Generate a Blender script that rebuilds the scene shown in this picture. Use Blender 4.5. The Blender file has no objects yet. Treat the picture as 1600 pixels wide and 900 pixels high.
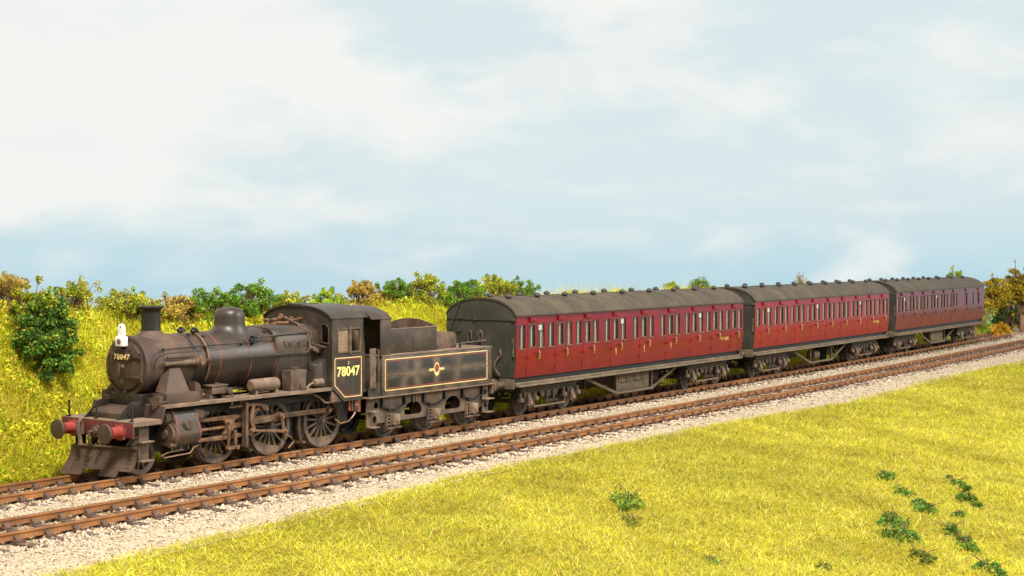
import bpy, bmesh, math, random
import numpy as np
from mathutils import Matrix, Vector
random.seed(7)
RNG = np.random.default_rng(11)
SC = bpy.context.scene
COL = SC.collection

# ------------------------------------------------------------ camera
PI = math.pi
CAM = (-40.98883, -28.81559, 5.50445)
YAW, PITCH, ROLL, FPX = 0.9787607, 0.0243054, 0.0031017, 2376.8645
fw = Vector((math.sin(YAW)*math.cos(PITCH), math.cos(YAW)*math.cos(PITCH), -math.sin(PITCH)))
rt = Vector((math.cos(YAW), -math.sin(YAW), 0))
up = rt.cross(fw)
r2 = rt*math.cos(ROLL)+up*math.sin(ROLL)
u2 = -rt*math.sin(ROLL)+up*math.cos(ROLL)
cd = bpy.data.cameras.new('camera')
cd.sensor_width = 36.0
cd.lens = 36.0*FPX/1600.0
cd.clip_start = 0.5
cd.clip_end = 1000
co = bpy.data.objects.new('camera', cd)
COL.objects.link(co)
M = Matrix.Identity(4)
for i in range(3):
    M[i][0] = r2[i]; M[i][1] = u2[i]; M[i][2] = -fw[i]; M[i][3] = CAM[i]
co.matrix_world = M
SC.camera = co
SC.render.resolution_x = 1024
SC.render.resolution_y = 576

# ------------------------------------------------------------ world + studio lamps
w = bpy.data.worlds.new('World')
SC.world = w
w.use_nodes = True
bg = w.node_tree.nodes['Background']
bg.inputs[0].default_value = (0.96, 0.96, 0.95, 1)
bg.inputs[1].default_value = 0.36

def area_lamp(name, loc, target, size, power, color):
    l = bpy.data.lights.new(name, 'AREA')
    l.shape = 'DISK'
    l.size = size
    l.energy = power
    l.color = color
    o = bpy.data.objects.new(name, l)
    COL.objects.link(o)
    o.location = loc
    o.rotation_euler = (Vector(target)-Vector(loc)).to_track_quat('-Z', 'Y').to_euler()
    return o
area_lamp('key_softbox', (-34, -34, 66), (6, 0, 0), 17, 98000, (1.0, 0.955, 0.88))
area_lamp('fill_softbox', (40, -62, 40), (18, 0, 1), 24, 40000, (1.0, 0.97, 0.93))
SC.view_settings.view_transform = 'Standard'
SC.view_settings.look = 'None'
SC.view_settings.exposure = 0.40
SC.view_settings.gamma = 1.0

# ------------------------------------------------------------ track curve
K, K3, GAUGE, OFF = 0.0011285017, -3.0115e-06, 1.28106, 3.8822
def cy(s): return 0.5*K*s*s+K3*s**3
def ch(s): return math.atan(K*s+3*K3*s*s)
def on_track(s, off=0.0, z=0.0):
    h = ch(s)
    return Vector((s-off*math.sin(h), cy(s)+off*math.cos(h), z))

# ------------------------------------------------------------ geometry helper
class G:
    def __init__(s): s.v = []; s.f = []
    def add(s, vs, fs):
        b = len(s.v); s.v += [tuple(q) for q in vs]; s.f += [tuple(i+b for i in q) for q in fs]; return s
    def box(s, x0, x1, y0, y1, z0, z1):
        return s.add([(x, y, z) for z in (z0, z1) for y in (y0, y1) for x in (x0, x1)],
            [(0,2,3,1),(4,5,7,6),(0,1,5,4),(2,6,7,3),(0,4,6,2),(1,3,7,5)])
    def prism(s, pts, ax, a, b):
        n = len(pts)
        def m(p, t):
            return (t, p[0], p[1]) if ax == 'x' else (p[0], t, p[1]) if ax == 'y' else (p[0], p[1], t)
        vs = [m(p, a) for p in pts]+[m(p, b) for p in pts]
        return s.add(vs, [tuple(range(n)), tuple(range(2*n-1, n-1, -1))]+[(i, (i+1) % n, n+(i+1) % n, n+i) for i in range(n)])
    def cyl(s, p0, p1, r0, r1=None, n=16, cap=True):
        r1 = r0 if r1 is None else r1
        p0 = Vector(p0); p1 = Vector(p1); d = (p1-p0).normalized()
        a = d.orthogonal().normalized(); b = d.cross(a)
        vs = []
        for p, r in ((p0, r0), (p1, r1)):
            for i in range(n):
                t = 2*PI*i/n; vs.append(p+a*(r*math.cos(t))+b*(r*math.sin(t)))
        fs = [(i, (i+1) % n, n+(i+1) % n, n+i) for i in range(n)]
        if cap: fs += [tuple(range(n-1, -1, -1)), tuple(range(n, 2*n))]
        return s.add(vs, fs)
    def lathe(s, prof, o, ax='z', n=24, sgn=1):
        # prof: (radius, height along axis)
        o = Vector(o); e = {'x': Vector((sgn,0,0)), 'y': Vector((0,sgn,0)), 'z': Vector((0,0,sgn))}[ax]
        a = e.orthogonal().normalized(); b = e.cross(a)
        vs = []; fs = []
        for r, h in prof:
            for i in range(n):
                t = 2*PI*i/n; vs.append(o+e*h+(a*math.cos(t)+b*math.sin(t))*max(r, 1e-4))
        for k in range(len(prof)-1):
            for i in range(n):
                fs.append((k*n+i, k*n+(i+1) % n, (k+1)*n+(i+1) % n, (k+1)*n+i))
        return s.add(vs, fs)
    def tube(s, path, r, n=6, closed=False):
        P = [Vector(q) for q in path]; vs = []; fs = []; m = len(P)
        ref = None
        for k in range(m):
            if closed: d = P[(k+1) % m]-P[k-1]
            else: d = P[min(k+1, m-1)]-P[max(k-1, 0)]
            d.normalize()
            if ref is None: ref = d.orthogonal().normalized()
            a = (ref-d*ref.dot(d)); a = a.normalized() if a.length > 1e-6 else d.orthogonal().normalized()
            ref = a; b = d.cross(a)
            rr = r[k] if isinstance(r, (list, tuple)) else r
            for i in range(n):
                t = 2*PI*i/n+PI/n; vs.append(P[k]+(a*math.cos(t)+b*math.sin(t))*rr)
        for k in range(m if closed else m-1):
            for i in range(n):
                fs.append((k*n+i, k*n+(i+1) % n, ((k+1) % m)*n+(i+1) % n, ((k+1) % m)*n+i))
        if not closed: fs += [tuple(range(n-1, -1, -1)), tuple(range((m-1)*n, m*n))]
        return s.add(vs, fs)
    def loft(s, rings, cap=True, closed=True):
        n = len(rings[0]); vs = [q for r in rings for q in r]; fs = []
        for k in range(len(rings)-1):
            for i in range(n if closed else n-1):
                fs.append((k*n+i, k*n+(i+1) % n, (k+1)*n+(i+1) % n, (k+1)*n+i))
        if cap: fs += [tuple(range(n-1, -1, -1)), tuple(range((len(rings)-1)*n, len(rings)*n))]
        return s.add(vs, fs)
    def mesh(s, name, bev=0.0, ang=35, recalc=True):
        me = bpy.data.meshes.new(name)
        me.from_pydata(s.v, [], s.f)
        if bev or recalc:
            bm = bmesh.new(); bm.from_mesh(me)
            if recalc: bmesh.ops.recalc_face_normals(bm, faces=bm.faces)
            if bev:
                es = [e for e in bm.edges if len(e.link_faces) == 2 and e.calc_face_angle(0) > 0.6]
                bmesh.ops.bevel(bm, geom=es, offset=bev, segments=2, affect='EDGES', profile=0.6, clamp_overlap=True)
            bm.to_mesh(me); bm.free()
        me.polygons.foreach_set('use_smooth', [True]*len(me.polygons))
        me.set_sharp_from_angle(angle=math.radians(ang))
        return me
    def build(s, name, mat, parent=None, bev=0.0, ang=35, label=None):
        return obj(name, s.mesh(name, bev, ang), mat, parent, label)

def obj(name, me, mat, parent=None, label=None):
    if mat is not None and not me.materials: me.materials.append(mat)
    o = bpy.data.objects.new(name, me)
    COL.objects.link(o)
    if parent is not None: o.parent = parent
    if label: o['label'] = label
    return o
def part_copy(o, parent, loc=None, rot=None, label=None):
    c = o.copy(); COL.objects.link(c); c.parent = parent
    if loc is not None: c.location = loc
    if rot is not None: c.rotation_euler = rot
    if label: c['label'] = label
    return c
def copy_tree(o, parent, loc=None, rot=None):
    c = part_copy(o, parent, loc, rot)
    for k in list(o.children): copy_tree(k, c)
    return c
def tag(o, label, cat, group=None):
    o['label'] = label; o['category'] = cat
    if group: o['group'] = group
    return o
def thing(name, label, cat, loc=(0,0,0), rz=0.0, group=None):
    o = bpy.data.objects.new(name, None); o.empty_display_size = 0.2
    COL.objects.link(o); o.location = loc; o.rotation_euler = (0, 0, rz)
    return tag(o, label, cat, group)
def pempty(name, parent, loc=(0,0,0)):
    o = bpy.data.objects.new(name, None); o.empty_display_size = 0.1
    COL.objects.link(o); o.parent = parent; o.location = loc
    return o
def text_mesh(txt, h, weight=0.0, depth=0.004, space=1.0):
    c = bpy.data.curves.new('txt', 'FONT'); c.body = txt; c.size = h/0.69
    c.align_x = 'CENTER'; c.align_y = 'CENTER'; c.extrude = depth; c.offset = weight; c.space_character = space
    c.resolution_u = 3
    o = bpy.data.objects.new('txt', c); COL.objects.link(o)
    dg = bpy.context.evaluated_depsgraph_get()
    me = bpy.data.meshes.new_from_object(o.evaluated_get(dg))
    bpy.data.objects.remove(o); return me

# ------------------------------------------------------------ materials
def lin(r, g, b):
    f = lambda c: (c/255/12.92) if c/255 <= .04045 else ((c/255+.055)/1.055)**2.4
    return (f(r), f(g), f(b), 1)
class N:
    def __init__(s, name):
        s.m = bpy.data.materials.new(name); s.m.use_nodes = True
        s.t = s.m.node_tree; s.p = s.t.nodes['Principled BSDF']; s.out = s.t.nodes['Material Output']
    def n(s, typ, **kw):
        o = s.t.nodes.new(typ)
        for k, v in kw.items():
            if k.startswith('_'): setattr(o, k[1:], v)
            else:
                key = int(k[1:]) if k[0] == 'i' and k[1:].isdigit() else k.replace('_', ' ')
                s.set(o.inputs[key], v)
        return o
    def set(s, i, v):
        if isinstance(v, bpy.types.NodeSocket): s.t.links.new(v, i)
        elif isinstance(v, bpy.types.Node): s.t.links.new(v.outputs[0], i)
        else: i.default_value = v
    def P(s, **kw):
        for k, v in kw.items(): s.set(s.p.inputs[k.replace('_', ' ')], v)
    def mix(s, fac, a, b, mode='MIX'):
        o = s.t.nodes.new('ShaderNodeMix'); o.data_type = 'RGBA'; o.blend_type = mode
        s.set(o.inputs[0], fac); s.set(o.inputs[6], a); s.set(o.inputs[7], b); return o.outputs[2]
    def math(s, op, a, b=0.0, clamp=False):
        o = s.t.nodes.new('ShaderNodeMath'); o.operation = op; o.use_clamp = clamp
        s.set(o.inputs[0], a); s.set(o.inputs[1], b); return o.outputs[0]
    def ramp(s, fac, a, b, ca=(0,0,0,1), cb=(1,1,1,1)):
        o = s.t.nodes.new('ShaderNodeMapRange'); o.interpolation_type = 'SMOOTHSTEP'
        s.set(o.inputs[0], fac); o.inputs[1].default_value = a; o.inputs[2].default_value = b
        return o.outputs[0]
    def coord(s, which='Object', scale=(1,1,1)):
        tc = s.t.nodes.new('ShaderNodeTexCoord'); mp = s.t.nodes.new('ShaderNodeMapping')
        s.t.links.new(tc.outputs[which], mp.inputs[0]); mp.inputs['Scale'].default_value = scale
        return mp.outputs[0]
    def noise(s, vec, scale, detail=4, rough=.6, dist=0.0):
        o = s.n('ShaderNodeTexNoise', Scale=scale, Detail=float(detail), Roughness=rough, Distortion=dist)
        s.t.links.new(vec, o.inputs['Vector']); return o.outputs[0]
    def bump(s, h, strength=.3, dist=.02):
        b = s.n('ShaderNodeBump', Strength=strength, Distance=dist); s.set(b.inputs['Height'], h); s.P(Normal=b.outputs[0])

def weathered(name, base, dust, amt=.5, scale=2.5, rough=.55, metal=0.0, bump=.12, streak=.3, rnd=False, spec=.4):
    """paint with blotchy dust, vertical streaks and fine grain; all in the object's own coordinates"""
    a = N(name); v = a.coord(); 
    n1 = a.noise(v, scale, 6, .65); n2 = a.noise(a.coord(scale=(6, 6, .7)), scale*1.2, 4, .6); n3 = a.noise(v, 60, 2)
    f = a.ramp(n1, .62-.5*amt, .95-.45*amt)
    f2 = a.math('MULTIPLY', a.ramp(n2, .45, .8), streak)
    f = a.math('ADD', a.math('MULTIPLY', f, .85), f2, True)
    c = a.mix(f, base, dust)
    c = a.mix(a.math('MULTIPLY', a.ramp(n3, .35, .7), .35), c, tuple(x*.55 for x in base[:3])+(1,))
    if rnd:
        oi = a.n('ShaderNodeObjectInfo')
        c = a.mix(a.math('MULTIPLY', oi.outputs['Random'], .5), c, tuple(x*.5 for x in base[:3])+(1,))
    a.P(Base_Color=c, Roughness=a.math('ADD', a.math('MULTIPLY', f, .25), rough, True), Metallic=metal)
    a.p.inputs['Specular IOR Level'].default_value = spec
    if bump: a.bump(a.math('ADD', n3, n1), bump, .01)
    return a.m

MT = {}
MT['black'] = weathered('weathered_black', lin(52,44,37), lin(96,78,62), .38, 1.1, .40, streak=.22)
MT['smokebox'] = weathered('smokebox_brown', lin(68,52,43), lin(108,83,65), .45, 1.3, .55, streak=.2)
MT['soot'] = weathered('soot_dark', lin(34,30,28), lin(66,56,48), .3, 2, .45)
MT['gear'] = weathered('grimy_gear', lin(72,58,48), lin(124,98,76), .5, 3, .55, bump=.2)
MT['rod'] = weathered('oily_rod', lin(98,74,56), lin(156,116,82), .5, 3, .36, metal=.35, bump=.1)
MT['frame'] = weathered('tender_frame', lin(80,67,56), lin(132,106,84), .5, 2.5, .6, bump=.2)
MT['red'] = weathered('faded_red', lin(158,56,48), lin(112,66,54), .5, 5, .6)
MT['redbeam'] = weathered('grimy_red_beam', lin(120,40,36), lin(72,50,43), .6, 3, .65)
MT['band'] = weathered('lining_red', lin(112,62,54), lin(90,66,56), .5, 5, .5)
MT['copper'] = weathered('copper_pipe', lin(138,100,72), lin(100,76,58), .5, 5, .4, metal=.4)
MT['cream'] = weathered('lining_cream', lin(226,196,138), lin(160,128,84), .35, 9, .6, bump=0)
MT['yellow'] = weathered('lettering_yellow', lin(238,226,130), lin(200,176,96), .3, 9, .6, bump=0)
MT['linered'] = weathered('lining_orange', lin(150,70,44), lin(100,60,44), .4, 9, .6, bump=0)
MT['white'] = weathered('lamp_white', lin(246,246,244), lin(215,205,195), .15, 9, .5, bump=0)
MT['coal'] = weathered('coal', lin(28,26,25), lin(70,66,62), .3, 9, .5, bump=.4)
MT['dust'] = weathered('dusty_top', lin(104,85,70), lin(150,124,102), .5, 2, .75)
MT['roof'] = weathered('roof_grey', lin(66,57,44), lin(95,81,62), .5, .8, .58, streak=.15, spec=.35)
MT['vent'] = weathered('vent_dark', lin(58,56,52), lin(90,82,70), .4, 4, .6)
MT['end'] = weathered('coach_end_black', lin(52,51,43), lin(76,72,58), .45, 1.2, .5)
MT['under'] = weathered('underframe', lin(64,56,45), lin(112,94,72), .5, 2, .7, bump=.2)
MT['step'] = weathered('footboard', lin(92,79,62), lin(132,114,88), .5, 2, .65)
MT['bogie'] = weathered('bogie', lin(70,60,50), lin(120,100,80), .5, 4, .6, bump=.2)
MT['pot'] = weathered('spring_pot', lin(116,96,78), lin(158,132,106), .5, 5, .55)
MT['wheel'] = weathered('wheel_rim', lin(70,62,56), lin(118,98,82), .5, 4, .5, metal=.2)
MT['brass'] = weathered('brass', lin(228,190,110), lin(170,130,80), .3, 8, .35, metal=.4, bump=0)
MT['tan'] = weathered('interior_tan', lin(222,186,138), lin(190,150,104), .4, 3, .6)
MT['seat'] = weathered('seat_cloth', lin(132,86,58), lin(160,112,76), .4, 5, .8)
def tender_side():
    a = N('tender_side_black'); v = a.coord(); sp = a.n('ShaderNodeSeparateXYZ', i0=v); n1 = a.noise(v, 2.2, 5, .65); n3 = a.noise(v, 60, 2)
    f = None
    for ax, c, w_ in ((0,-.64,.34),(0,.01,.36),(0,.94,.30),(0,1.99,.40),(0,3.70,.34),(0,-1.62,.3),(2,1.885,.20),(2,2.42,.20),(2,1.33,.24)):   # dust caught along the riveted seams
        d = a.math('ABSOLUTE', a.math('SUBTRACT', sp.outputs[ax], c)); q = a.ramp(d, w_, 0.0); f = q if f is None else a.math('MAXIMUM', f, q)
    f = a.math('MULTIPLY', f, a.ramp(n1, .25, .8), True)
    c = a.mix(f, lin(40,35,31), lin(112,94,72)); c = a.mix(a.math('MULTIPLY', a.ramp(n3, .4, .7), .3), c, lin(30,27,25))
    a.P(Base_Color=c, Roughness=a.math('ADD', a.math('MULTIPLY', f, .3), .38)); a.bump(n3, .1, .01); return a.m
MT['tank'] = tender_side()
MT['winframe'] = weathered('door_light_frame', lin(92,44,34), lin(120,72,50), .4, 6, .5)
MT['sleeper'] = weathered('sleeper', lin(80,64,54), lin(128,104,86), .5, 3, .85, bump=.3, rnd=True)
MT['chair'] = weathered('chair_rust', lin(84,64,54), lin(122,90,68), .5, 6, .75, rnd=True)
MT['wood'] = weathered('old_wood', lin(120,82,66), lin(168,126,104), .5, 3, .8, bump=.3)

def coach_paint(name, c0, c1, grime):
    a = N(name); v = a.coord()
    n1 = a.noise(v, .9, 5, .6); n2 = a.noise(a.coord(scale=(9, 9, .8)), 1.1, 4)
    sep = a.n('ShaderNodeSeparateXYZ', i0=v)
    low = a.ramp(sep.outputs[2], 2.05, 1.38)          # road dirt thrown up on the lower panels
    c = a.mix(a.ramp(n1, .35, .7), c0, c1)
    f = a.math('MULTIPLY', low, a.math('ADD', a.math('MULTIPLY', n2, .9), .12))
    c = a.mix(a.math('MULTIPLY', f, .62), c, grime)
    a.P(Base_Color=c, Roughness=a.math('ADD', a.math('MULTIPLY', f, .2), a.math('ADD', a.math('MULTIPLY', n1, .14), .17)))
    a.p.inputs['Specular IOR Level'].default_value = .5
    a.bump(a.noise(a.coord(scale=(1.3, 1, .8)), 1.6, 3, .5), .10, .03)
    return a.m
MT['maroon0'] = coach_paint('crimson_maroon', lin(104,3,15), lin(122,8,19), lin(116,36,24))
MT['maroon1'] = coach_paint('bright_maroon', lin(116,3,15), lin(136,9,19), lin(130,40,25))
MT['maroon2'] = coach_paint('dark_maroon', lin(88,16,20), lin(104,24,24), lin(126,64,42))

def glass(name):
    a = N(name)
    tr = a.n('ShaderNodeBsdfTransparent', i0=(.86, .88, .86, 1)); gl = a.n('ShaderNodeBsdfGlossy', Roughness=.04)
    fr = a.n('ShaderNodeFresnel', IOR=1.45)
    mx = a.n('ShaderNodeMixShader', i0=a.math('ADD', a.math('MULTIPLY', fr.outputs[0], .16), .01), i1=tr, i2=gl)
    a.t.links.new(mx.outputs[0], a.out.inputs[0]); return a.m
MT['glass'] = glass('window_glass')

def rail_mat():
    a = N('rusty_rail'); v = a.coord(); n1 = a.noise(v, 1.4, 6, .7); n2 = a.noise(v, 25, 3)
    c = a.mix(a.ramp(n1, .3, .72), lin(122,78,42), lin(172,114,60))
    c = a.mix(a.math('MULTIPLY', a.ramp(n2, .5, .75), .5), c, lin(104,66,40))
    g = a.n('ShaderNodeNewGeometry'); s2 = a.n('ShaderNodeSeparateXYZ', i0=g.outputs['Normal'])
    top = a.ramp(s2.outputs[2], .6, .9)
    c = a.mix(top, c, lin(96,70,48))
    a.P(Base_Color=c, Roughness=.62, Metallic=.15); a.bump(n2, .25, .01); return a.m
MT['rail'] = rail_mat()

def ground_mat(name, c0, c1, c2, sc, bump=.5):
    a = N(name); v = a.coord(); n1 = a.noise(v, sc, 6, .7); n2 = a.noise(v, sc*9, 4, .7); n3 = a.noise(v, sc*.12, 3)
    c = a.mix(a.ramp(n1, .35, .65), c0, c1); c = a.mix(a.math('MULTIPLY', a.ramp(n2, .5, .75), .6), c, c2)
    c = a.mix(a.math('MULTIPLY', a.ramp(n3, .4, .7), .35), c, c1)
    a.P(Base_Color=c, Roughness=.95); a.p.inputs['Specular IOR Level'].default_value = .1
    a.bump(a.math('ADD', n1, n2), bump, .08); return a.m
MT['ballast'] = ground_mat('ballast_bed', lin(168,152,126), lin(182,166,140), lin(122,100,76), 2.2)
MT['soil'] = ground_mat('grassy_soil', lin(128,116,34), lin(150,134,40), lin(90,86,28), 1.2)

def tint_mat(name, rough=.9, trans=.0, spec=.15):
    """colour carried per blade / leaf / stone in a colour attribute"""
    a = N(name); at = a.n('ShaderNodeAttribute', _attribute_name='tint')
    a.P(Base_Color=at.outputs['Color'], Roughness=rough); a.p.inputs['Specular IOR Level'].default_value = spec
    if trans:
        tl = a.n('ShaderNodeBsdfTranslucent', i0=at.outputs['Color'])
        mx = a.n('ShaderNodeMixShader', i0=trans, i1=a.p, i2=tl); a.t.links.new(mx.outputs[0], a.out.inputs[0])
    return a.m
MT['blade'] = tint_mat('grass_fibre', .8, .42)
MT['leaf'] = tint_mat('leaf', .75, .40)
MT['stone'] = tint_mat('ballast_stone', .95)
MT['bark'] = weathered('bark', lin(96,72,52), lin(150,116,84), .5, 6, .9, bump=.4)
# ============================================================ SETTING
def np_mesh(name, V, F, tint=None, smooth=False):
    me = bpy.data.meshes.new(name); V = np.asarray(V, np.float32); F = np.asarray(F, np.int32); k = F.shape[1]
    me.vertices.add(len(V)); me.vertices.foreach_set('co', V.ravel())
    me.loops.add(F.size); me.loops.foreach_set('vertex_index', F.ravel())
    me.polygons.add(len(F)); me.polygons.foreach_set('loop_start', np.arange(0, F.size, k, dtype=np.int32))
    if smooth: me.polygons.foreach_set('use_smooth', np.ones(len(F), bool))
    if tint is not None:
        at = me.attributes.new('tint', 'FLOAT_COLOR', 'POINT')
        c = np.ones((len(V), 4), np.float32); c[:, :3] = tint; at.data.foreach_set('color', c.ravel())
    me.update(calc_edges=True); return me
def vnoise(x, y, seed=0):
    """cheap smooth value noise, vectorised"""
    def h(i, j):
        n = np.sin(i*127.1+j*311.7+seed*74.7)*43758.5453; return n-np.floor(n)
    xi = np.floor(x); yi = np.floor(y); a = x-xi; b = y-yi; a = a*a*(3-2*a); b = b*b*(3-2*b)
    return (h(xi,yi)*(1-a)+h(xi+1,yi)*a)*(1-b)+(h(xi,yi+1)*(1-a)+h(xi+1,yi+1)*a)*b
def fbm(x, y, seed=0):
    return vnoise(x,y,seed)*.55+vnoise(x*2.1,y*2.1,seed+1)*.3+vnoise(x*4.3,y*4.3,seed+2)*.15
def edge(x):      # lateral position of the ballast shoulder on the camera side
    e = np.interp(x, [-60,-30,-23.4,-18,-7.6,6.4,14.3,20,25.7,46.7,80], [-8.6,-7.9,-7.35,-6.8,-5.85,-6.05,-7.1,-7.0,-6.6,-6.9,-7])
    return e+(fbm(x*.9, x*0+3.3, 5)-.5)*.5
def crest(x):     # height of the bank behind the train
    return np.interp(x, [-60,-25,-16,-11,-4,10,40,52,60,90], [4.4,4.3,4.0,3.55,3.45,3.45,3.3,2.6,.6,.3])
def terrain(x, t):
    x = np.asarray(x, float); t = np.asarray(t, float); e = edge(x)
    d = np.maximum(0, e-t)
    front = -.30-.10*d-.004*d*d*0+(fbm(x*.35,t*.35,1)-.5)*.35*np.clip(d/2,0,1)+(fbm(x*1.5,t*1.5,2)-.5)*.12*np.clip(d,0,1)
    front = np.maximum(front, -6)
    H = crest(x); u = np.clip((t-2.0-(fbm(x*.5,x*0+1,8)-.5)*.5)/3.7, 0, 1); u = u**.92
    back = -.33+(H+.3)*(u*u*(3-2*u)*.45+u*.55)+(fbm(x*.7,t*.7,4)-.5)*.5*np.clip((t-2)/1.0,0,1)
    fall = np.clip((t-6.6)/7, 0, 1); back = back*(1-fall)+(-1.0)*fall
    mid = np.full_like(x, -.42)
    return np.where(t < e, front, np.where(t > 2.0, np.maximum(back, -.5), mid))
def world_xy(x, t):
    h = np.arctan(K*x+3*K3*x*x); return x-t*np.sin(h), .5*K*x*x+K3*x**3+t*np.cos(h)

# ground sheet
xs = np.concatenate([np.arange(-75,-30,1.5), np.arange(-30,62,.4), np.arange(62,190,2.0)])
ts = np.concatenate([np.arange(-70,-24,2.0), np.arange(-24,-4,.4), np.arange(-4,2,.75), np.arange(2,8,.25), np.arange(8,60,2.0)])
X, T = np.meshgrid(xs, ts, indexing='ij'); Z = terrain(X, T)
Xc = np.clip(X,-60,90); WX, WY = world_xy(Xc, T); WX = WX+(X-Xc)
V = np.stack([WX, WY, Z], -1).reshape(-1, 3); nt_ = len(ts)
I, J = np.meshgrid(np.arange(len(xs)-1), np.arange(nt_-1), indexing='ij'); b0 = (I*nt_+J).ravel()
gme = np_mesh('ground', V, np.stack([b0, b0+nt_, b0+nt_+1, b0+1], -1), smooth=True)
gnd = obj('ground', gme, MT['soil']); gnd['kind'] = 'structure'

# ballast bed
def ballast_z(x, t):
    e = edge(x)
    z = -.235+(fbm(x*1.7, t*1.7, 21)-.5)*.06
    for c in (0.0, -OFF):
        z = z-.02*np.exp(-((t-c)/.45)**2)
    sh = np.clip((t-e)/np.maximum(.6, (-5.3-e)), 0, 1)
    z = np.where(t < -5.3, -.33+(z+.33)*sh, z)
    return np.where(t > 1.6, z-.12*np.clip((t-1.6)/.8, 0, 1), z)
xs = np.arange(-32, 82, .3); us = np.linspace(0, 1, 40)
X, U = np.meshgrid(xs, us, indexing='ij'); T = (edge(X)-.35)*(1-U)+2.5*U; Z = ballast_z(X, T)
WX, WY = world_xy(X, T); V = np.stack([WX, WY, Z], -1).reshape(-1, 3); nt_ = 40
I, J = np.meshgrid(np.arange(len(xs)-1), np.arange(nt_-1), indexing='ij'); b0 = (I*nt_+J).ravel()
bb = obj('ballast_bed', np_mesh('ballast_bed', V, np.stack([b0, b0+nt_, b0+nt_+1, b0+1], -1), smooth=True), MT['ballast'])
bb['kind'] = 'structure'

# loose ballast stones (uncountable)
def lins(*cs): return np.array([lin(*c)[:3] for c in cs], np.float32)
def stones(n, xr, size, tr=None, seed=3):
    g = np.random.default_rng(seed)
    x = g.uniform(*xr, n); e = edge(x)
    t = g.uniform(0, 1, n)*(2.2-(e-.15))+(e-.15) if tr is None else g.uniform(tr[0], tr[1], n)
    keep = np.ones(n, bool)
    for c in (GAUGE/2+.03, -GAUGE/2-.03, -OFF+GAUGE/2+.03, -OFF-GAUGE/2-.03): keep &= abs(t-c) > .085
    x = x[keep]; t = t[keep]; n = len(x)
    near = np.minimum(abs(t), abs(t+OFF)) < 1.45
    s = size*g.uniform(.45, 1.25, n)*np.where(near, .85, .55)
    z = ballast_z(x, t)+s*.15
    wx, wy = world_xy(x, t)
    O = np.array([(1,0,0),(-1,0,0),(0,1,0),(0,-1,0),(0,0,1),(0,0,-1)], float)
    F = np.array([(0,2,4),(2,1,4),(1,3,4),(3,0,4),(2,0,5),(1,2,5),(3,1,5),(0,3,5)])
    V = O[None]*g.uniform(.6, 1.25, (n, 6, 1))+g.uniform(-.35, .35, (n, 6, 3))
    a = g.uniform(0, 2*PI, n); ca, sa = np.cos(a)[:, None], np.sin(a)[:, None]
    V = np.stack([V[..., 0]*ca-V[..., 1]*sa, V[..., 0]*sa+V[..., 1]*ca, V[..., 2]*.75], -1)*s[:, None, None]
    V = V+np.stack([wx, wy, z], -1)[:, None]
    pal = lins((188,175,152),(174,157,130),(200,190,172),(156,134,108),(180,164,140),(130,106,84),(102,80,64),(166,156,142))
    pr = np.array([.18,.19,.15,.15,.14,.10,.05,.04]); c = pal[g.choice(len(pal), n, p=pr)]*g.uniform(.85, 1.1, (n, 1)).astype(np.float32)
    # rust and brake dust stain the stones right beside the rails
    dr = np.min(np.stack([abs(t-q) for q in (GAUGE/2, -GAUGE/2, -OFF+GAUGE/2, -OFF-GAUGE/2)]), 0)
    st = (np.exp(-(dr/.33)**2)*g.uniform(0, .75, n))[:, None]
    c = c*(1-st)+lins((168,128,92))*st
    c = np.where((np.minimum(abs(t), abs(t+OFF)) < .62)[:, None], c*np.array([[.80,.74,.66]]), c)   # oil and rust between the rails
    Fa = (F[None]+np.arange(n)[:, None, None]*6).reshape(-1, 3)
    return V.reshape(-1, 3), Fa, np.repeat(np.clip(c, 0, 1), 6, 0)
A = stones(88000, (-27, 12), .050, seed=3); B = stones(40000, (12, 62), .066, seed=4); Cc = stones(5000, (62, 80), .08, seed=5)
D = stones(13000, (-27, 30), .075, (-1.5, 1.5), 6); E_ = stones(13000, (-27, 30), .075, (-OFF-1.5, -OFF+1.5), 8)
vs, fs, cs, o_ = [], [], [], 0
for q in (A, B, Cc, D, E_): vs.append(q[0]); fs.append(q[1]+o_); cs.append(q[2]); o_ += len(q[0])
so = obj('ballast_stones', np_mesh('ballast_stones', np.concatenate(vs), np.concatenate(fs), np.concatenate(cs)), MT['stone'])
so['kind'] = 'stuff'; tag(so, 'cream and buff ballast chippings spread round the two tracks', 'ballast')

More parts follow.
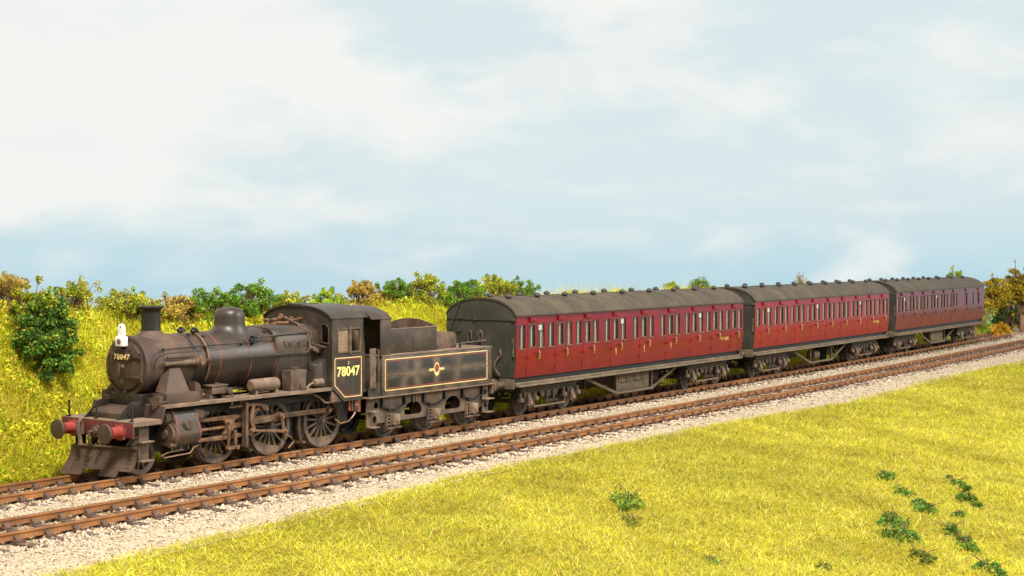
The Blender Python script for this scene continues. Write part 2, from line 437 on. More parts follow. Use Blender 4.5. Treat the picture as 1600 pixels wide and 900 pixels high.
# ------------------------------------------------------------ grass fibres (uncountable)
def blades(x, t, L, W, lean, pal, pr, seed, two=True, lift=0.0):
    g = np.random.default_rng(seed); n = len(x)
    wx, wy = world_xy(x, t); z = terrain(x, t)+lift-.02
    az = g.uniform(0, 2*PI, n); ln = g.uniform(lean[0], lean[1], n); L = L*g.uniform(.45, 1.25, n); w = W*g.uniform(.6, 1.3, n)
    d = np.stack([np.cos(az)*np.sin(ln), np.sin(az)*np.sin(ln), np.cos(ln)], -1)
    l2 = np.minimum(ln*1.5, 1.5); d2 = np.stack([np.cos(az)*np.sin(l2), np.sin(az)*np.sin(l2), np.cos(l2)], -1)
    sd = np.stack([-np.sin(az+g.uniform(-1,1,n)), np.cos(az), g.uniform(-.3,.3,n)], -1)*w[:, None]*.5
    B = np.stack([wx, wy, z], -1); m = B+d*(L*.5)[:, None]; tip = m+d2*(L*.5)[:, None]
    c = pal[g.choice(len(pal), n, p=pr)]
    pat = fbm(x*.5, t*.5, seed+30)[:, None]; c = c*(.62+.75*pat)*g.uniform(.65, 1.3, (n, 1))
    if two:
        V = np.stack([B-sd*.6, m+sd, tip, m-sd], 1); k = 4
        F = np.array([(0,1,3),(1,2,3)])
    else:
        V = np.stack([B-sd, B+sd, tip], 1); k = 3; F = np.array([(0,1,2)])
    Fa = (F[None]+np.arange(n)[:, None, None]*k).reshape(-1, 3)
    return V.reshape(-1, 3), Fa, np.repeat(np.clip(c, 0, .95), k, 0)
def field(name, label, parts):
    vs, fs, cs, o = [], [], [], 0
    for v, f, c in parts: vs.append(v); fs.append(f+o); cs.append(c); o += len(v)
    q = obj(name, np_mesh(name, np.concatenate(vs), np.concatenate(fs), np.concatenate(cs)), MT['blade'])
    q['kind'] = 'stuff'; return tag(q, label, 'grass')
FP = lins((222,208,68),(206,200,58),(184,190,56),(230,218,116),(150,162,52),(214,186,80),(116,112,52),(200,160,122))
FPR = np.array([.20,.22,.18,.12,.12,.08,.05,.03])
def front_pts(n, xr, seed, dmax):
    g = np.random.default_rng(seed); x = g.uniform(*xr, n); d = g.uniform(0, 1, n)*dmax
    t = edge(x)-d+.12+g.normal(0, .12, n); wx, wy = world_xy(x, t)
    # keep what stands near the view (with room for a step to the side)
    dx, dy = wx-CAM[0], wy-CAM[1]; f = dx*fw.x+dy*fw.y; s = (dx*rt.x+dy*rt.y)/f
    k = (f > 10) & (abs(s) < .43) & ((5.5+1.0)/np.maximum(f, 1) < .30)
    return x[k], t[k]
pf = []
for n, xr, sd, dm in ((740000, (-30, 16), 41, 17.0), (110000, (12, 38), 42, 11.0), (60000, (34, 66), 43, 8.0)):
    x, t = front_pts(n, xr, sd, dm); sc_ = 1.0 if xr[0] < 0 else 1.25
    pf.append(blades(x, t, .22*sc_, .0135*sc_, (.55, 1.45), FP, FPR, sd, two=True))
x, t = front_pts(26000, (-30, 30), 47, 17.0)
pf.append(blades(x, t, .50, .012, (.7, 1.4), lins((222,208,112),(204,188,84),(186,178,60)), [.4,.35,.25], 47))
field('front_grass', 'bright yellow green tufted grass covering the slope in front of the tracks', pf)
BP = lins((236,226,54),(212,218,54),(174,198,52),(242,232,96),(222,184,66),(128,158,50),(190,148,64))
BPR = np.array([.27,.24,.17,.12,.09,.07,.04])
pb = []
def clumped(x, t, seed, sc=2.2): return fbm(x*sc, t*sc*1.3, seed)
for n, xr, sd in ((300000, (-26, 6), 51), (120000, (4, 34), 52), (40000, (30, 62), 53)):
    g = np.random.default_rng(sd); x = g.uniform(*xr, n); t = g.uniform(1.95, 7.2, n)
    cl = clumped(x, t, 60); hi = cl > .5
    pb.append(blades(x[hi], t[hi], .30, .017, (.1, 1.5), BP, BPR, sd, lift=.05))
    pb.append(blades(x[~hi], t[~hi], .20, .016, (.2, 1.5), BP*np.float32(.82), BPR[[1,2,5,0,4,3,6]], sd+9))
g = np.random.default_rng(77); n = 9000; x = g.uniform(-26, 30, n); t = g.uniform(2.0, 7.0, n)
pb.append(blades(x, t, .75, .014, (.1, .9), lins((240,222,90),(214,200,70),(226,190,90)), [.4,.35,.25], 78))
field('bank_grass', 'long yellow and green grass covering the steep bank behind the train', pb)

# springy turf flakes that give the bank and the verge their mottled, lumpy look
def turf(name, label, specs, pal, pr, seed):
    g = np.random.default_rng(seed); vs, cs = [], []
    for n, xr, trr, size, hgt in specs:
        x = g.uniform(*xr, n); t = g.uniform(*trr, n); lump = fbm(x*1.6, t*2.0, seed)
        keep = g.uniform(0, 1, n) < np.clip((lump-.30)*3.2, .12, 1); x, t, lump = x[keep], t[keep], lump[keep]; n = len(x)
        wx, wy = world_xy(x, t); z = terrain(x, t)+np.clip(lump-.35, 0, 1)*hgt*g.uniform(.1, 1.15, n)
        P = np.stack([wx, wy, z], -1)
        a = g.normal(0, 1, (n, 3)); a /= np.linalg.norm(a, axis=1)[:, None]; b = np.cross(a, g.normal(0, 1, (n, 3))); b /= np.linalg.norm(b, axis=1)[:, None]
        s_ = size*g.uniform(.4, 1.5, (n, 1)); V = np.stack([P-a*s_, P+b*s_*.5, P+a*s_, P-b*s_*.5], 1)
        sel = np.clip(fbm(x*.9, t*.9, seed+4)+g.normal(0, .22, n), 0, .999); c = pal[(sel*len(pal)).astype(int)]*g.uniform(.75, 1.25, (n, 1))
        vs.append(V.reshape(-1, 3)); cs.append(np.repeat(np.clip(c, 0, .95), 4, 0))
    V = np.concatenate(vs); F = np.arange(len(V)//4)[:, None]*4+np.array([[0,1,2,3]])
    o = obj(name, np_mesh(name, V, F, np.concatenate(cs)), MT['leaf']); o['kind'] = 'stuff'; return tag(o, label, 'turf')
TP = lins((244,234,56),(248,238,92),(222,226,56),(238,220,62),(190,208,56),(222,184,70),(152,182,54),(250,240,114))
turf('bank_turf', 'lumpy yellow and lime turf on the steep bank behind the train',
     [(130000, (-26, 6), (1.95, 7.0), .05, .75), (45000, (4, 34), (1.95, 7.0), .06, .75), (16000, (30, 62), (1.95, 7.0), .08, .7)], TP, None, 91)
# ------------------------------------------------------------ tracks
def rail_profile():
    return [(-.036,0),(.036,0),(.040,-.012),(.038,-.042),(.022,-.055),(.022,-.120),(.036,-.130),(.036,-.158),(-.036,-.158),(-.036,-.130),(-.022,-.120),(-.022,-.055),(-.038,-.042),(-.040,-.012)]
slp = G().box(-.125,.125,-1.30,1.30,-.13,0).mesh('sleeper', .012)
slp.materials.append(MT['sleeper'])
chg = G().box(-.11,.11,-.19,.19,0,.035)
for sg in (-1, 1):
    chg.prism([(sg*.04,.03),(sg*.16,.03),(sg*.10,.075),(sg*.06,.125),(sg*.04,.125)], 'x', -.062, .062)
    chg.cyl((0.06,sg*.15,.03),(0.06,sg*.15,.06),.022,n=6)
chm = chg.mesh('chair', .006); chm.materials.append(MT['chair'])
def track(label, off, s0, s1, pitch):
    o0 = on_track(s0, off); h0 = ch(s0)
    root = thing('railway_track', label, 'track', o0, h0)
    inv = (Matrix.Translation(o0) @ Matrix.Rotation(h0, 4, 'Z')).inverted()
    pr = rail_profile()
    for sg in (-1, 1):
        g = G(); rings = []; s = s0
        while s <= s1+1e-6:
            h = ch(s); nrm = Vector((-math.sin(h), math.cos(h), 0)); c = on_track(s, off+sg*(GAUGE/2+.036))
            rings.append([inv @ (c+nrm*a+Vector((0,0,b))) for a, b in pr]); s += 2.0
        g.loft(rings).build('rail', MT['rail'], root, ang=25)
    s = s0+.3; k = 0
    while s < s1-.1:
        p = on_track(s, off); h = ch(s)
        so_ = obj('sleeper', slp, None, root)
        so_.location = inv @ Vector((p.x, p.y, -.195+random.uniform(-.006,.006))); so_.rotation_euler = (0, 0, h-h0+random.uniform(-.012,.012))
        for sg in (-1, 1):
            c = obj('chair', chm, None, so_); c.location = (0, sg*(GAUGE/2+.036), .002)
        s += pitch+random.uniform(-.02,.02)
    return root
track('rusty bullhead track that the train stands on', 0.0, -26.0, 64.0, .70)
track('empty rusty bullhead track nearest the front grass', -OFF, -29.0, 78.0, .70)

# ------------------------------------------------------------ bushes, trees, weeds
def leaves(clumps, n, size, pal, pr, seed, flat=1.0):
    """n leaf-sized faces spread over fluffy clumps (cx,cy,cz,rx,ry,rz)"""
    g = np.random.default_rng(seed); C = np.array(clumps, float)
    wgt = C[:, 3]*C[:, 4]*C[:, 5]; wgt = wgt**.8; i = g.choice(len(C), n, p=wgt/wgt.sum())
    u = g.normal(0, 1, (n, 3)); u /= np.linalg.norm(u, axis=1)[:, None]; r = g.uniform(.25, 1, (n, 1))**.55*(1+g.normal(0, .10, (n, 1)))
    P = C[i, :3]+u*r*C[i, 3:6]
    a = g.normal(0, 1, (n, 3)); a /= np.linalg.norm(a, axis=1)[:, None]; b = np.cross(a, g.normal(0, 1, (n, 3))); b /= np.linalg.norm(b, axis=1)[:, None]
    s = size*g.uniform(.5, 1.4, (n, 1)); V = np.stack([P-a*s, P+b*s*.55, P+a*s, P-b*s*.55], 1)
    c = pal[g.choice(len(pal), n, p=pr)]; cl = g.uniform(.65, 1.25, len(C))[i][:, None]
    c = np.clip(c*cl*g.uniform(.75, 1.25, (n, 1)), 0, .9)
    F = np.arange(n)[:, None]*4+np.array([[0,1,2,3]])
    return V.reshape(-1, 3), F, np.repeat(c, 4, 0)
PAL = {'green': (lins((96,140,44),(130,170,52),(64,106,42),(176,190,62)), [.33,.3,.2,.17]),
 'dark': (lins((84,128,50),(50,88,44),(126,158,58),(196,184,66)), [.36,.26,.24,.14]),
 'lime': (lins((150,188,52),(186,206,64),(110,158,48),(216,208,80)), [.35,.25,.25,.15]),
 'rust': (lins((196,160,66),(160,138,56),(222,190,80),(136,112,60)), [.35,.3,.2,.15]),
 'olive': (lins((206,178,48),(170,152,44),(226,196,64),(130,122,42),(150,106,52)), [.32,.26,.2,.14,.08]),
 'orange': (lins((222,168,48),(200,140,36),(236,196,84),(176,150,44)), [.4,.25,.2,.15]),
 'mixed': (lins((186,194,56),(134,164,52),(222,206,66),(96,124,50),(206,166,76)), [.28,.26,.2,.16,.1])}
def bush(name, label, x, y, z, w, d, h, pal, n, seed, cat='bush', size=.055, group=None, nc=9, stem=True, trunk=None, low=.05, yellow=0):
    rg = random.Random(seed); o = thing(name, label, cat, (x, y, z), 0, group)
    cl = []; nc = int(nc*2.2)
    for k in range(nc):
        a = rg.uniform(0, 2*PI); q = rg.uniform(0, 1)**.55; zz = rg.uniform(low, 1.0)
        sh = 1-max(0, zz-.35)*.75
        r = rg.uniform(.09, .21)*min(w, d)*(.6 if zz > .8 else 1)
        cl.append((math.cos(a)*q*w*.46*sh, math.sin(a)*q*d*.46*sh, zz*h, r*rg.uniform(.8,1.5), r, r*rg.uniform(.55,1.0)))
    for k in range(nc//2 if cat != 'weed' else 0):
        a = rg.uniform(0, 2*PI); q = rg.uniform(.2, 1); cl.append((math.cos(a)*q*w*.5, math.sin(a)*q*d*.5, h*rg.uniform(.55, 1.18)*(1-.35*q*q), .07*w**.5, .07*w**.5, .12))
    p_, pr_ = PAL[pal]; V, F, c = leaves(cl, n, size, p_, pr_, seed)
    V[:, 2] = np.maximum(V[:, 2], -.1)
    obj('crown' if trunk else 'foliage', np_mesh('foliage', V, F, c), MT['leaf'], o)
    if stem:
        g = G()
        base = trunk or [(0, 0, -.25), (0, 0, h*.35)]
        if trunk: g.tube(base, [.16*h/3.2*(1-.55*i/(len(base)-1)) for i in range(len(base))], 7)
        for k, c_ in enumerate(cl):
            s = Vector(base[-1 if k % 2 else len(base)//2]) if trunk else Vector((rg.uniform(-.1,.1)*w, rg.uniform(-.1,.1)*d, -.25))
            e_ = Vector(c_[:3])+Vector((0, 0, c_[5]*.9)); m = (s+e_)*.5+Vector((rg.uniform(-.1,.1)*w, rg.uniform(-.1,.1)*d, 0))
            g.tube([s, m, e_], [.022*h/1.2+.008, .014*h/1.2+.005, .006], 5)
        g.build('trunk' if trunk else 'stem', MT['bark'], o)
    return o
def on_bank(x, t, dz=0.0):
    a, b = world_xy(np.array([x]), np.array([t])); return float(a[0]), float(b[0]), float(terrain(np.array([x]), np.array([t]))[0])+dz
GB = 'bushes along the crest of the bank'
CB = [ # x, lateral, width, depth, height, palette, leaves, label
 (-14.5,5.6,1.8,1.2,1.15,'mixrust',5200,'rusty brown bush at the top left corner of the bank'),
 (-12.1,5.6,2.2,1.1,.92,'mixed',5200,'brown olive bush on the crest just right of the tall dark green bush'),
 (-10.1,5.5,2.6,1.2,1.0,'mixed',7500,'yellow green bush on the crest just left of the chimney'),
 (-8.4,5.5,2.4,1.2,.92,'mixrust',6800,'pinkish brown bush on the crest just right of the chimney'),
 (-6.9,5.6,2.6,1.2,.92,'green',7200,'dark green bush midway between chimney and dome'),
 (-5.0,5.6,2.8,1.3,1.08,'green',8800,'bright green bush on the crest right behind the steam dome'),
 (-2.9,5.8,2.2,1.0,.70,'mixed',5200,'low yellow green bush hidden mostly by the firebox and cab front'),
 (-.9,5.9,1.8,.9,.78,'lime',4000,'lime green bush peeping over the front of the cab roof'),
 (1.0,5.8,2.4,1.0,.98,'mixrust',6200,'straw brown bush behind the rear of the cab roof'),
 (2.7,5.8,2.2,1.0,.95,'green',6200,'dark green bush behind the front of the tender coal space'),
 (4.5,5.7,2.8,1.2,1.08,'mixed',8800,'yellow green bush behind the arched tender plate'),
 (6.8,5.6,3.2,1.4,1.18,'green',10500,'large lime green bush just left of the dark coach end'),
 (9.4,5.8,2.9,1.2,1.06,'mixed',8200,'yellow green bush above the front of the first coach roof'),
 (11.5,5.9,2.2,1.0,.95,'green',5600,'green bush rising over the second roof vent of the first coach'),
 (26.6,6.6,1.3,1.0,.62,'lime',2600,'small pale green bush over the rear of the first coach roof'),
 (29.9,6.6,1.8,1.2,.85,'green',3800,'round green bush over the joint between first and second coach'),
 (43.4,6.4,.9,.8,1.35,'rust',800,'thin twiggy bush standing above the second coach roof')]
PAL['deep_green'] = (lins((60,92,44),(40,66,38),(96,118,48),(90,72,48)), [.35,.3,.2,.15])  # darkest greens with some brown, for the growth under the trees
PAL['pale'] = (lins((220,226,190),(150,180,84),(110,146,60)), [.4,.35,.25])
PAL['mixrust'] = (lins((206,170,84),(170,150,66),(228,198,92),(130,140,56),(150,118,72)), [.28,.24,.2,.16,.12])
for k, (x, t, w_, d_, h_, pl, n, lb) in enumerate(CB):
    bx, by, bz = on_bank(x, t, -.06); bush('bush', lb, bx, by, bz-.05, w_, d_, h_, pl, n, 100+k, group=GB, nc=int(9+4*w_), size=.036)
bx, by, bz = on_bank(-14.25, 4.05, -.55)
bush('bush', 'tall dark green bush growing down the bank at far left', bx, by-.05, bz+.35, 2.3, 1.3, 2.15, 'dark', 14000, 140, nc=34, size=.045, stem=False)
bx, by, bz = on_bank(-14.1, 4.8, -.2)
bush('bush', 'olive yellow bush behind the top of the tall dark green bush', bx, by, bz, 1.9, 1.0, 1.65, 'mixed', 6500, 141, nc=18, size=.045)
# the far end of the line
bush('tree', 'pale green tree top above the last coach roof', 74.9, 8.0, -.4, 4.2, 2.4, 4.35, 'lime', 9000, 150, 'tree', .07, trunk=[(0,0,-.3),(.1,.05,1.2),(-.05,0,2.6)], low=.55, nc=20)
bush('tree', 'yellow olive tree just behind the tail of the last coach', 70.3, 3.7, -.45, 3.0, 2.6, 4.0, 'olive', 12000, 151, 'tree', .075, trunk=[(1.6,-.9,-.3),(.9,-.5,.8),(.1,0,2.0)], low=.40, nc=22)
bush('tree', 'yellow olive tree at the right edge of the picture', 74.6, 3.3, -.45, 3.6, 2.8, 4.6, 'olive', 14000, 152, 'tree', .075, trunk=[(.35,-.2,-.3),(.2,-.1,1.0),(0,0,2.5)], low=.46, nc=24)
bush('bush', 'dark green undergrowth beneath the two olive trees', 71.5, 3.4, -.45, 6.0, 1.8, 2.1, 'deep_green', 11000, 153, size=.07, nc=30)
bush('bush', 'small bright green bush at the buffers of the last coach', 63.4, 2.2, -.42, .85, .8, 1.15, 'lime', 1300, 154, size=.06, nc=8)
bush('bush', 'low golden orange mound of growth beside the far end of track', 65.6, 2.1, -.5, 3.6, 1.5, .95, 'orange', 9000, 155, size=.07, nc=18, stem=False)
bush('bush', 'small pale flowering bush left of the leaning trunk', 66.2, 2.9, .35, 1.0, .8, 1.1, 'pale', 900, 156, size=.07, nc=7)
# wooden fence end at the right edge
fr = thing('wooden_fence', 'weathered brown wooden fence end at the far right edge', 'fence', (70.0, 1.75, -.4), -.45)
for i, px_ in enumerate((0, .9, 1.8)):
    G().box(px_-.07, px_+.07, -.07, .07, -.2, 1.45).build('post', MT['wood'], fr, .012)
for zz in (.45, .85, 1.25):
    G().box(-.15, 2.3, -.12, -.075, zz-.11, zz+.11).build('rail_board', MT['wood'], fr, .01)
# weeds on the front slope
def front_z(x, y): return float(terrain(np.array([x]), np.array([y-.5*K*x*x]))[0])
WEED = [ # x, y, length, width, height, palette, leaves, label
 (-8.3,-10.3,1.3,.9,.40,'weed',1500,'scruffy dark weed alone in the middle of the front grass'),
 (-9.7,-11.2,.9,.6,.22,'weedlow',500,'faint straggling weed just below the lone middle weed'),
 (-11.36,-14.1,.6,.5,.22,'weed',420,'small dark weed near the bottom edge of the front grass'),
 (-10.0,-16.1,.6,.5,.18,'weedlow',300,'low green weed at the bottom edge right of the small dark weed'),
 (1.5,-13.35,1.1,.5,.34,'weed',1100,'topmost clump of the left hand ivy trail on the front slope'),
 (.1,-14.3,1.5,.6,.26,'weed',1300,'straggling ivy clump second from the top of the left trail'),
 (-1.9,-15.6,1.7,.65,.36,'weed',1900,'ivy clump at the lower end of the left trail beside bare earth'),
 (-4.3,-15.6,1.5,.8,.42,'weed',2100,'largest leafy clump low down left of the ivy trails'),
 (-5.7,-16.3,1.5,.8,.40,'weed',2100,'leafy clump just below the largest clump near the bottom'),
 (-7.2,-17.3,1.3,.6,.30,'weedlow',1100,'faded leafy clump at the very foot of the left cluster'),
 (2.6,-14.95,1.9,.5,.36,'weed',1900,'upper part of the separate right hand ivy clump'),
 (.5,-16.0,1.4,.6,.40,'weed',1700,'lower dark end of the separate right hand ivy clump'),
 (-2.2,-16.6,.5,.4,.22,'weed',320,'tiny ivy tuft between the right hand clump and lower trail'),
 (-3.9,-16.9,1.3,.5,.34,'weed',1500,'ivy clump in the lower right trail above the bottom corner'),
 (-5.2,-17.7,1.1,.6,.40,'weed',1400,'ivy clump second from the bottom right corner'),
 (-7.0,-18.85,1.2,.7,.42,'weed',1500,'ivy clump nearest the bottom right corner')]
PAL['weed'] = (lins((98,150,58),(64,112,52),(140,172,62),(190,184,70),(92,84,52)), [.32,.24,.22,.12,.10])
PAL['weedlow'] = (lins((120,140,52),(150,150,56),(84,110,46),(110,84,56)), [.35,.3,.2,.15])
for k, (x, y, w_, d_, h_, pl, n, lb) in enumerate(WEED):
    o = bush('weed', lb, x, y, front_z(x, y)-.02, w_*1.4, d_*1.05, h_*.52, pl, n, 200+k, 'weed', .034, 'weeds on the front slope', nc=11, low=.1, stem=False)
    o.rotation_euler = (0, 0, .56)
    g = G()
    for q in range(6):
        a_ = random.uniform(0, 2*PI); r_ = random.uniform(.2, .6)*w_; g.tube([(0,0,.02),(r_*.5*math.cos(a_),r_*.3*math.sin(a_),h_*.6),(r_*math.cos(a_),r_*.6*math.sin(a_),h_*.9)], [.014,.010,.005], 5)
    g.build('stem', MT['bark'], o)
for k, (x, y, a, L_, lb) in enumerate(((-7.35,-9.55,.55,.75,'thin dark twig lying beside the lone middle weed'), (2.9,-13.9,.5,.6,'short brown twig lying right of the topmost ivy clump'))):
    z = front_z(x, y)+.22; d = Vector((math.cos(a), math.sin(a), .1))
    g = G().tube([(-d)*L_*.5, Vector((0,.02,.04)), d*L_*.5], [.02,.016,.008], 6)
    o = g.build('twig', MT['bark']); o.location = (x, y, z); tag(o, lb, 'twig')

# ------------------------------------------------------------ sky backdrop
def sky():
    cx_, cy_, R = -30.0, -20.0, 150.0; V, F, UV = [], [], []; n = 64
    for i in range(n+1):
        az = -.9+(2.9+.9)*i/n           # azimuth from +y towards +x
        for z in (-25, 0, 25, 60, 110): V.append((cx_+R*math.sin(az), cy_+R*math.cos(az), z)); UV.append((az, z/R))
    for i in range(n):
        for j in range(4): a = i*5+j; F.append((a, a+5, a+6, a+1))
    me = np_mesh('sky', V, F, smooth=True); uv = me.uv_layers.new(name='uv')
    li = np.array(F).ravel(); uv.data.foreach_set('uv', np.array(UV, np.float32)[li].ravel())
    a = N('painted_sky'); tc = a.n('ShaderNodeTexCoord'); uvn = tc.outputs['UV']
    sep = a.n('ShaderNodeSeparateXYZ', i0=uvn); u, v = sep.outputs[0], sep.outputs[1]
    def mp(sx, sy, ox=0., oy=0.):
        m = a.n('ShaderNodeMapping'); a.t.links.new(uvn, m.inputs[0]); m.inputs['Scale'].default_value = (sx, sy, 1); m.inputs['Location'].default_value = (ox, oy, 0); return m.outputs[0]
    n1 = a.noise(mp(4.2, 8.6, 2.3, .7), 1.7, 6, .50, .25); n2 = a.noise(mp(5, 22, 1, 4), 1.5, 5, .55, .3); n3 = a.noise(mp(2, 6, 7, 2), 2.2, 4, .5)
    hor = a.ramp(v, .085, .0)               # deeper blue low down
    c = a.mix(hor, lin(217,233,235), lin(180,216,228))
    c = a.mix(a.math('MULTIPLY', a.ramp(n3, .42, .72), .55), c, lin(211,226,231))
    c = a.mix(a.math('MULTIPLY', a.math('MULTIPLY', a.ramp(n3, .5, .8), hor), .6), c, lin(176,213,225))
    left = a.math('MULTIPLY', a.ramp(u, 1.02, .72), a.ramp(v, .035, .085))   # the big cloud bank fills the left half
    th = a.math('ADD', a.math('MULTIPLY', n1, 1.0), a.math('MULTIPLY', left, .22))
    th = a.math('SUBTRACT', th, a.math('MULTIPLY', hor, .17))
    f = a.ramp(th, .45, .69)
    c = a.mix(a.math('MULTIPLY', f, .92), c, lin(247,247,243))
    soft = a.math('MULTIPLY', a.math('MULTIPLY', a.ramp(n2, .48, .7), .55), a.ramp(v, .02, .06))
    c = a.mix(soft, c, lin(236,240,238))
    grain = a.noise(mp(60, 60), 9, 3, .7); c = a.mix(a.math('MULTIPLY', a.ramp(grain, .45, .7), .10), c, lin(226,232,236))
    em = a.n('ShaderNodeEmission', i0=c, Strength=.76); a.t.links.new(em.outputs[0], a.out.inputs[0])
    o = obj('sky', me, a.m); o['kind'] = 'structure'
sky()
# ============================================================ COACHES
CL, GAP = 17.37, 1.2209
ZB, ZE, ZA = 1.366, 3.4176, 3.97
WB, WT = 2.31, 3.10                     # window bottom / top
def side_y(z):                          # body side with tumblehome
    return float(np.interp(z, [ZB, 1.5, 1.7, 1.9, 2.15, 2.6, ZE], [1.322, 1.345, 1.372, 1.392, 1.405, 1.408, 1.392]))
ZROWS = [ZB, 1.46, 1.58, 1.72, 1.9, 2.12, WB, WT, 3.26, ZE]
def skin(g, xa, xb, holes, sg, dy=0.0, z0=None, z1=None, th=.035):
    """panel following the body side between xa and xb with window holes; sg = -1 camera side"""
    xs = sorted({xa, xb} | {h for q in holes for h in q})
    for i in range(len(xs)-1):
        a, b = xs[i], xs[i+1]; hole = any(q[0] <= a+1e-6 and b <= q[1]+1e-6 for q in holes)
        for k in range(len(ZROWS)-1):
            p, q = ZROWS[k], ZROWS[k+1]
            if hole and k == 6: continue
            y0, y1 = sg*(side_y(p)+dy), sg*(side_y(q)+dy)
            fs = (0,1,2,3) if sg < 0 else (3,2,1,0)
            g.add([(a,y0,p),(b,y0,p),(b,y1,q),(a,y1,q)], [fs])
    def reveal(x, za, zb):
        for k in range(len(ZROWS)-1):
            p, q = ZROWS[k], ZROWS[k+1]
            if p < za-1e-6 or q > zb+1e-6: continue
            y0, y1 = sg*(side_y(p)+dy), sg*(side_y(q)+dy)
            g.add([(x,y0,p),(x,y1,q),(x,y1-sg*th,q),(x,y0-sg*th,p)], [(0,1,2,3)])
    reveal(xa, ZB, ZE); reveal(xb, ZB, ZE)
    for h0, h1 in holes:
        reveal(h0, WB, WT); reveal(h1, WB, WT)
        for z in (WB, WT):
            y = sg*(side_y(z)+dy); g.add([(h0,y,z),(h1,y,z),(h1,y-sg*th,z),(h0,y-sg*th,z)], [(0,1,2,3)])
    for z in (ZB, ZE):
        y = sg*(side_y(z)+dy); g.add([(xa,y,z),(xb,y,z),(xb,y-sg*th,z),(xa,y-sg*th,z)], [(0,1,2,3)])
    return g
def roof_arc(dz=0.0, dy=0.0, n=22):
    W_ = 1.43+dy; H_ = ZA-ZE+.02+dz; pts = []
    for i in range(n+1):
        u = -1+2*i/n; pts.append((u*W_, ZE-.02+H_*(1-abs(u)**2.35)**.72))
    return pts
def bogie_mesh(parent, x):
    b = pempty('bogie', parent, (x, 0, 0)); return b
def make_bogie(parent, x):
    b = bogie_mesh(parent, x); A = 1.372
    for sg in (-1, 1):
        y = sg*1.0
        g = G().box(-1.78, 1.78, y-.03, y+.03, .80, .96)
        g.box(-1.78, 1.78, y+sg*.03, y+sg*.09, .93, .965).box(-1.78, 1.78, y+sg*.03, y+sg*.07, .80, .825)
        g.prism([(-.62,.80),(.62,.80),(.48,.58),(-.48,.58)], 'y', y-.02, y+.02)
        for r in range(6):
            xx = -.45+.18*r; g.cyl((xx, y, .88), (xx, y+sg*.045, .88), .018, n=6)
        for ax in (-A, A):
            g.prism([(ax-.30,.82),(ax+.30,.82),(ax+.24,.26),(ax+.10,.26),(ax+.10,.60),(ax-.10,.60),(ax-.10,.26),(ax-.24,.26)], 'y', y-.035, y+.05)
            g.box(ax-.29, ax-.25, y+sg*.05, y+sg*.10, .28, .8).box(ax+.25, ax+.29, y+sg*.05, y+sg*.10, .28, .8)
        g.build('side_frame', MT['bogie'], b, .008)
        for ax in (-A, A):
            g = G().box(ax-.12, ax+.12, y-.02, y+sg*.15, .36, .62).cyl((ax,y+sg*.12,.47),(ax,y+sg*.2,.47),.085,n=12)
            g.prism([(ax-.14,.62),(ax+.14,.62),(ax+.06,.72),(ax-.06,.72)], 'y', y, y+sg*.12)
            g.build('axlebox', MT['pot'], b, .01)
            for dx in (-.46, .46):
                if abs(ax+dx) > 1.75+.2: continue
                g = G().lathe([(.001,.0),(.10,.0),(.125,.03),(.125,.10),(.095,.15),(.05,.17),(.05,.30),(.001,.30)], (ax+dx, y+sg*.03, .50), 'z', 14)
                g.build('spring_pot', MT['pot'], b)
        G().box(-1.0, 1.0, y+sg*.02, y+sg*.055, .27, .33).box(-1.02,-.96,y,y+sg*.05,.27,.6).box(.96,1.02,y,y+sg*.05,.27,.6).build('tie_bar', MT['pot'], b, .006)
        G().box(-.42,.42,y-.12,y+sg*.12,.40,.50).cyl((-.2,y+sg*.03,.5),(-.2,y+sg*.03,.80),.075,n=10).cyl((.2,y+sg*.03,.5),(.2,y+sg*.03,.80),.075,n=10).build('bolster_spring', MT['bogie'], b, .008)
    for ax in (-A, A):
        for sg in (-1, 1):
            pw = G().lathe([(.06,-.12),(.10,-.11),(.14,-.06),(.36,-.055),(.40,-.085),(.455,-.085),(.455,.0),(.49,.012),(.49,.04),(.40,.045),(.36,.02),(.10,.02),(.06,.03)], (ax, sg*.645, .46), 'y', 28, -sg)
            pw.build('wheel', MT['wheel'], b)
        G().cyl((ax,-1.0,.46),(ax,1.0,.46),.07,n=10).build('axle', MT['under'], b)
    for xa, xb, za in ((-.2,.2,.62),(-1.78,-1.68,.82),(1.68,1.78,.82)): G().box(xa,xb,-.95,.95,za,.95).build('cross_beam', MT['under'], b, .01)
    return b
def handle_geo():
    g = G().tube([(0,-.01,.14),(0,-.05,.125),(0,-.065,.06),(0,-.065,-.06),(0,-.05,-.125),(0,-.01,-.14)], .011, 6); return g
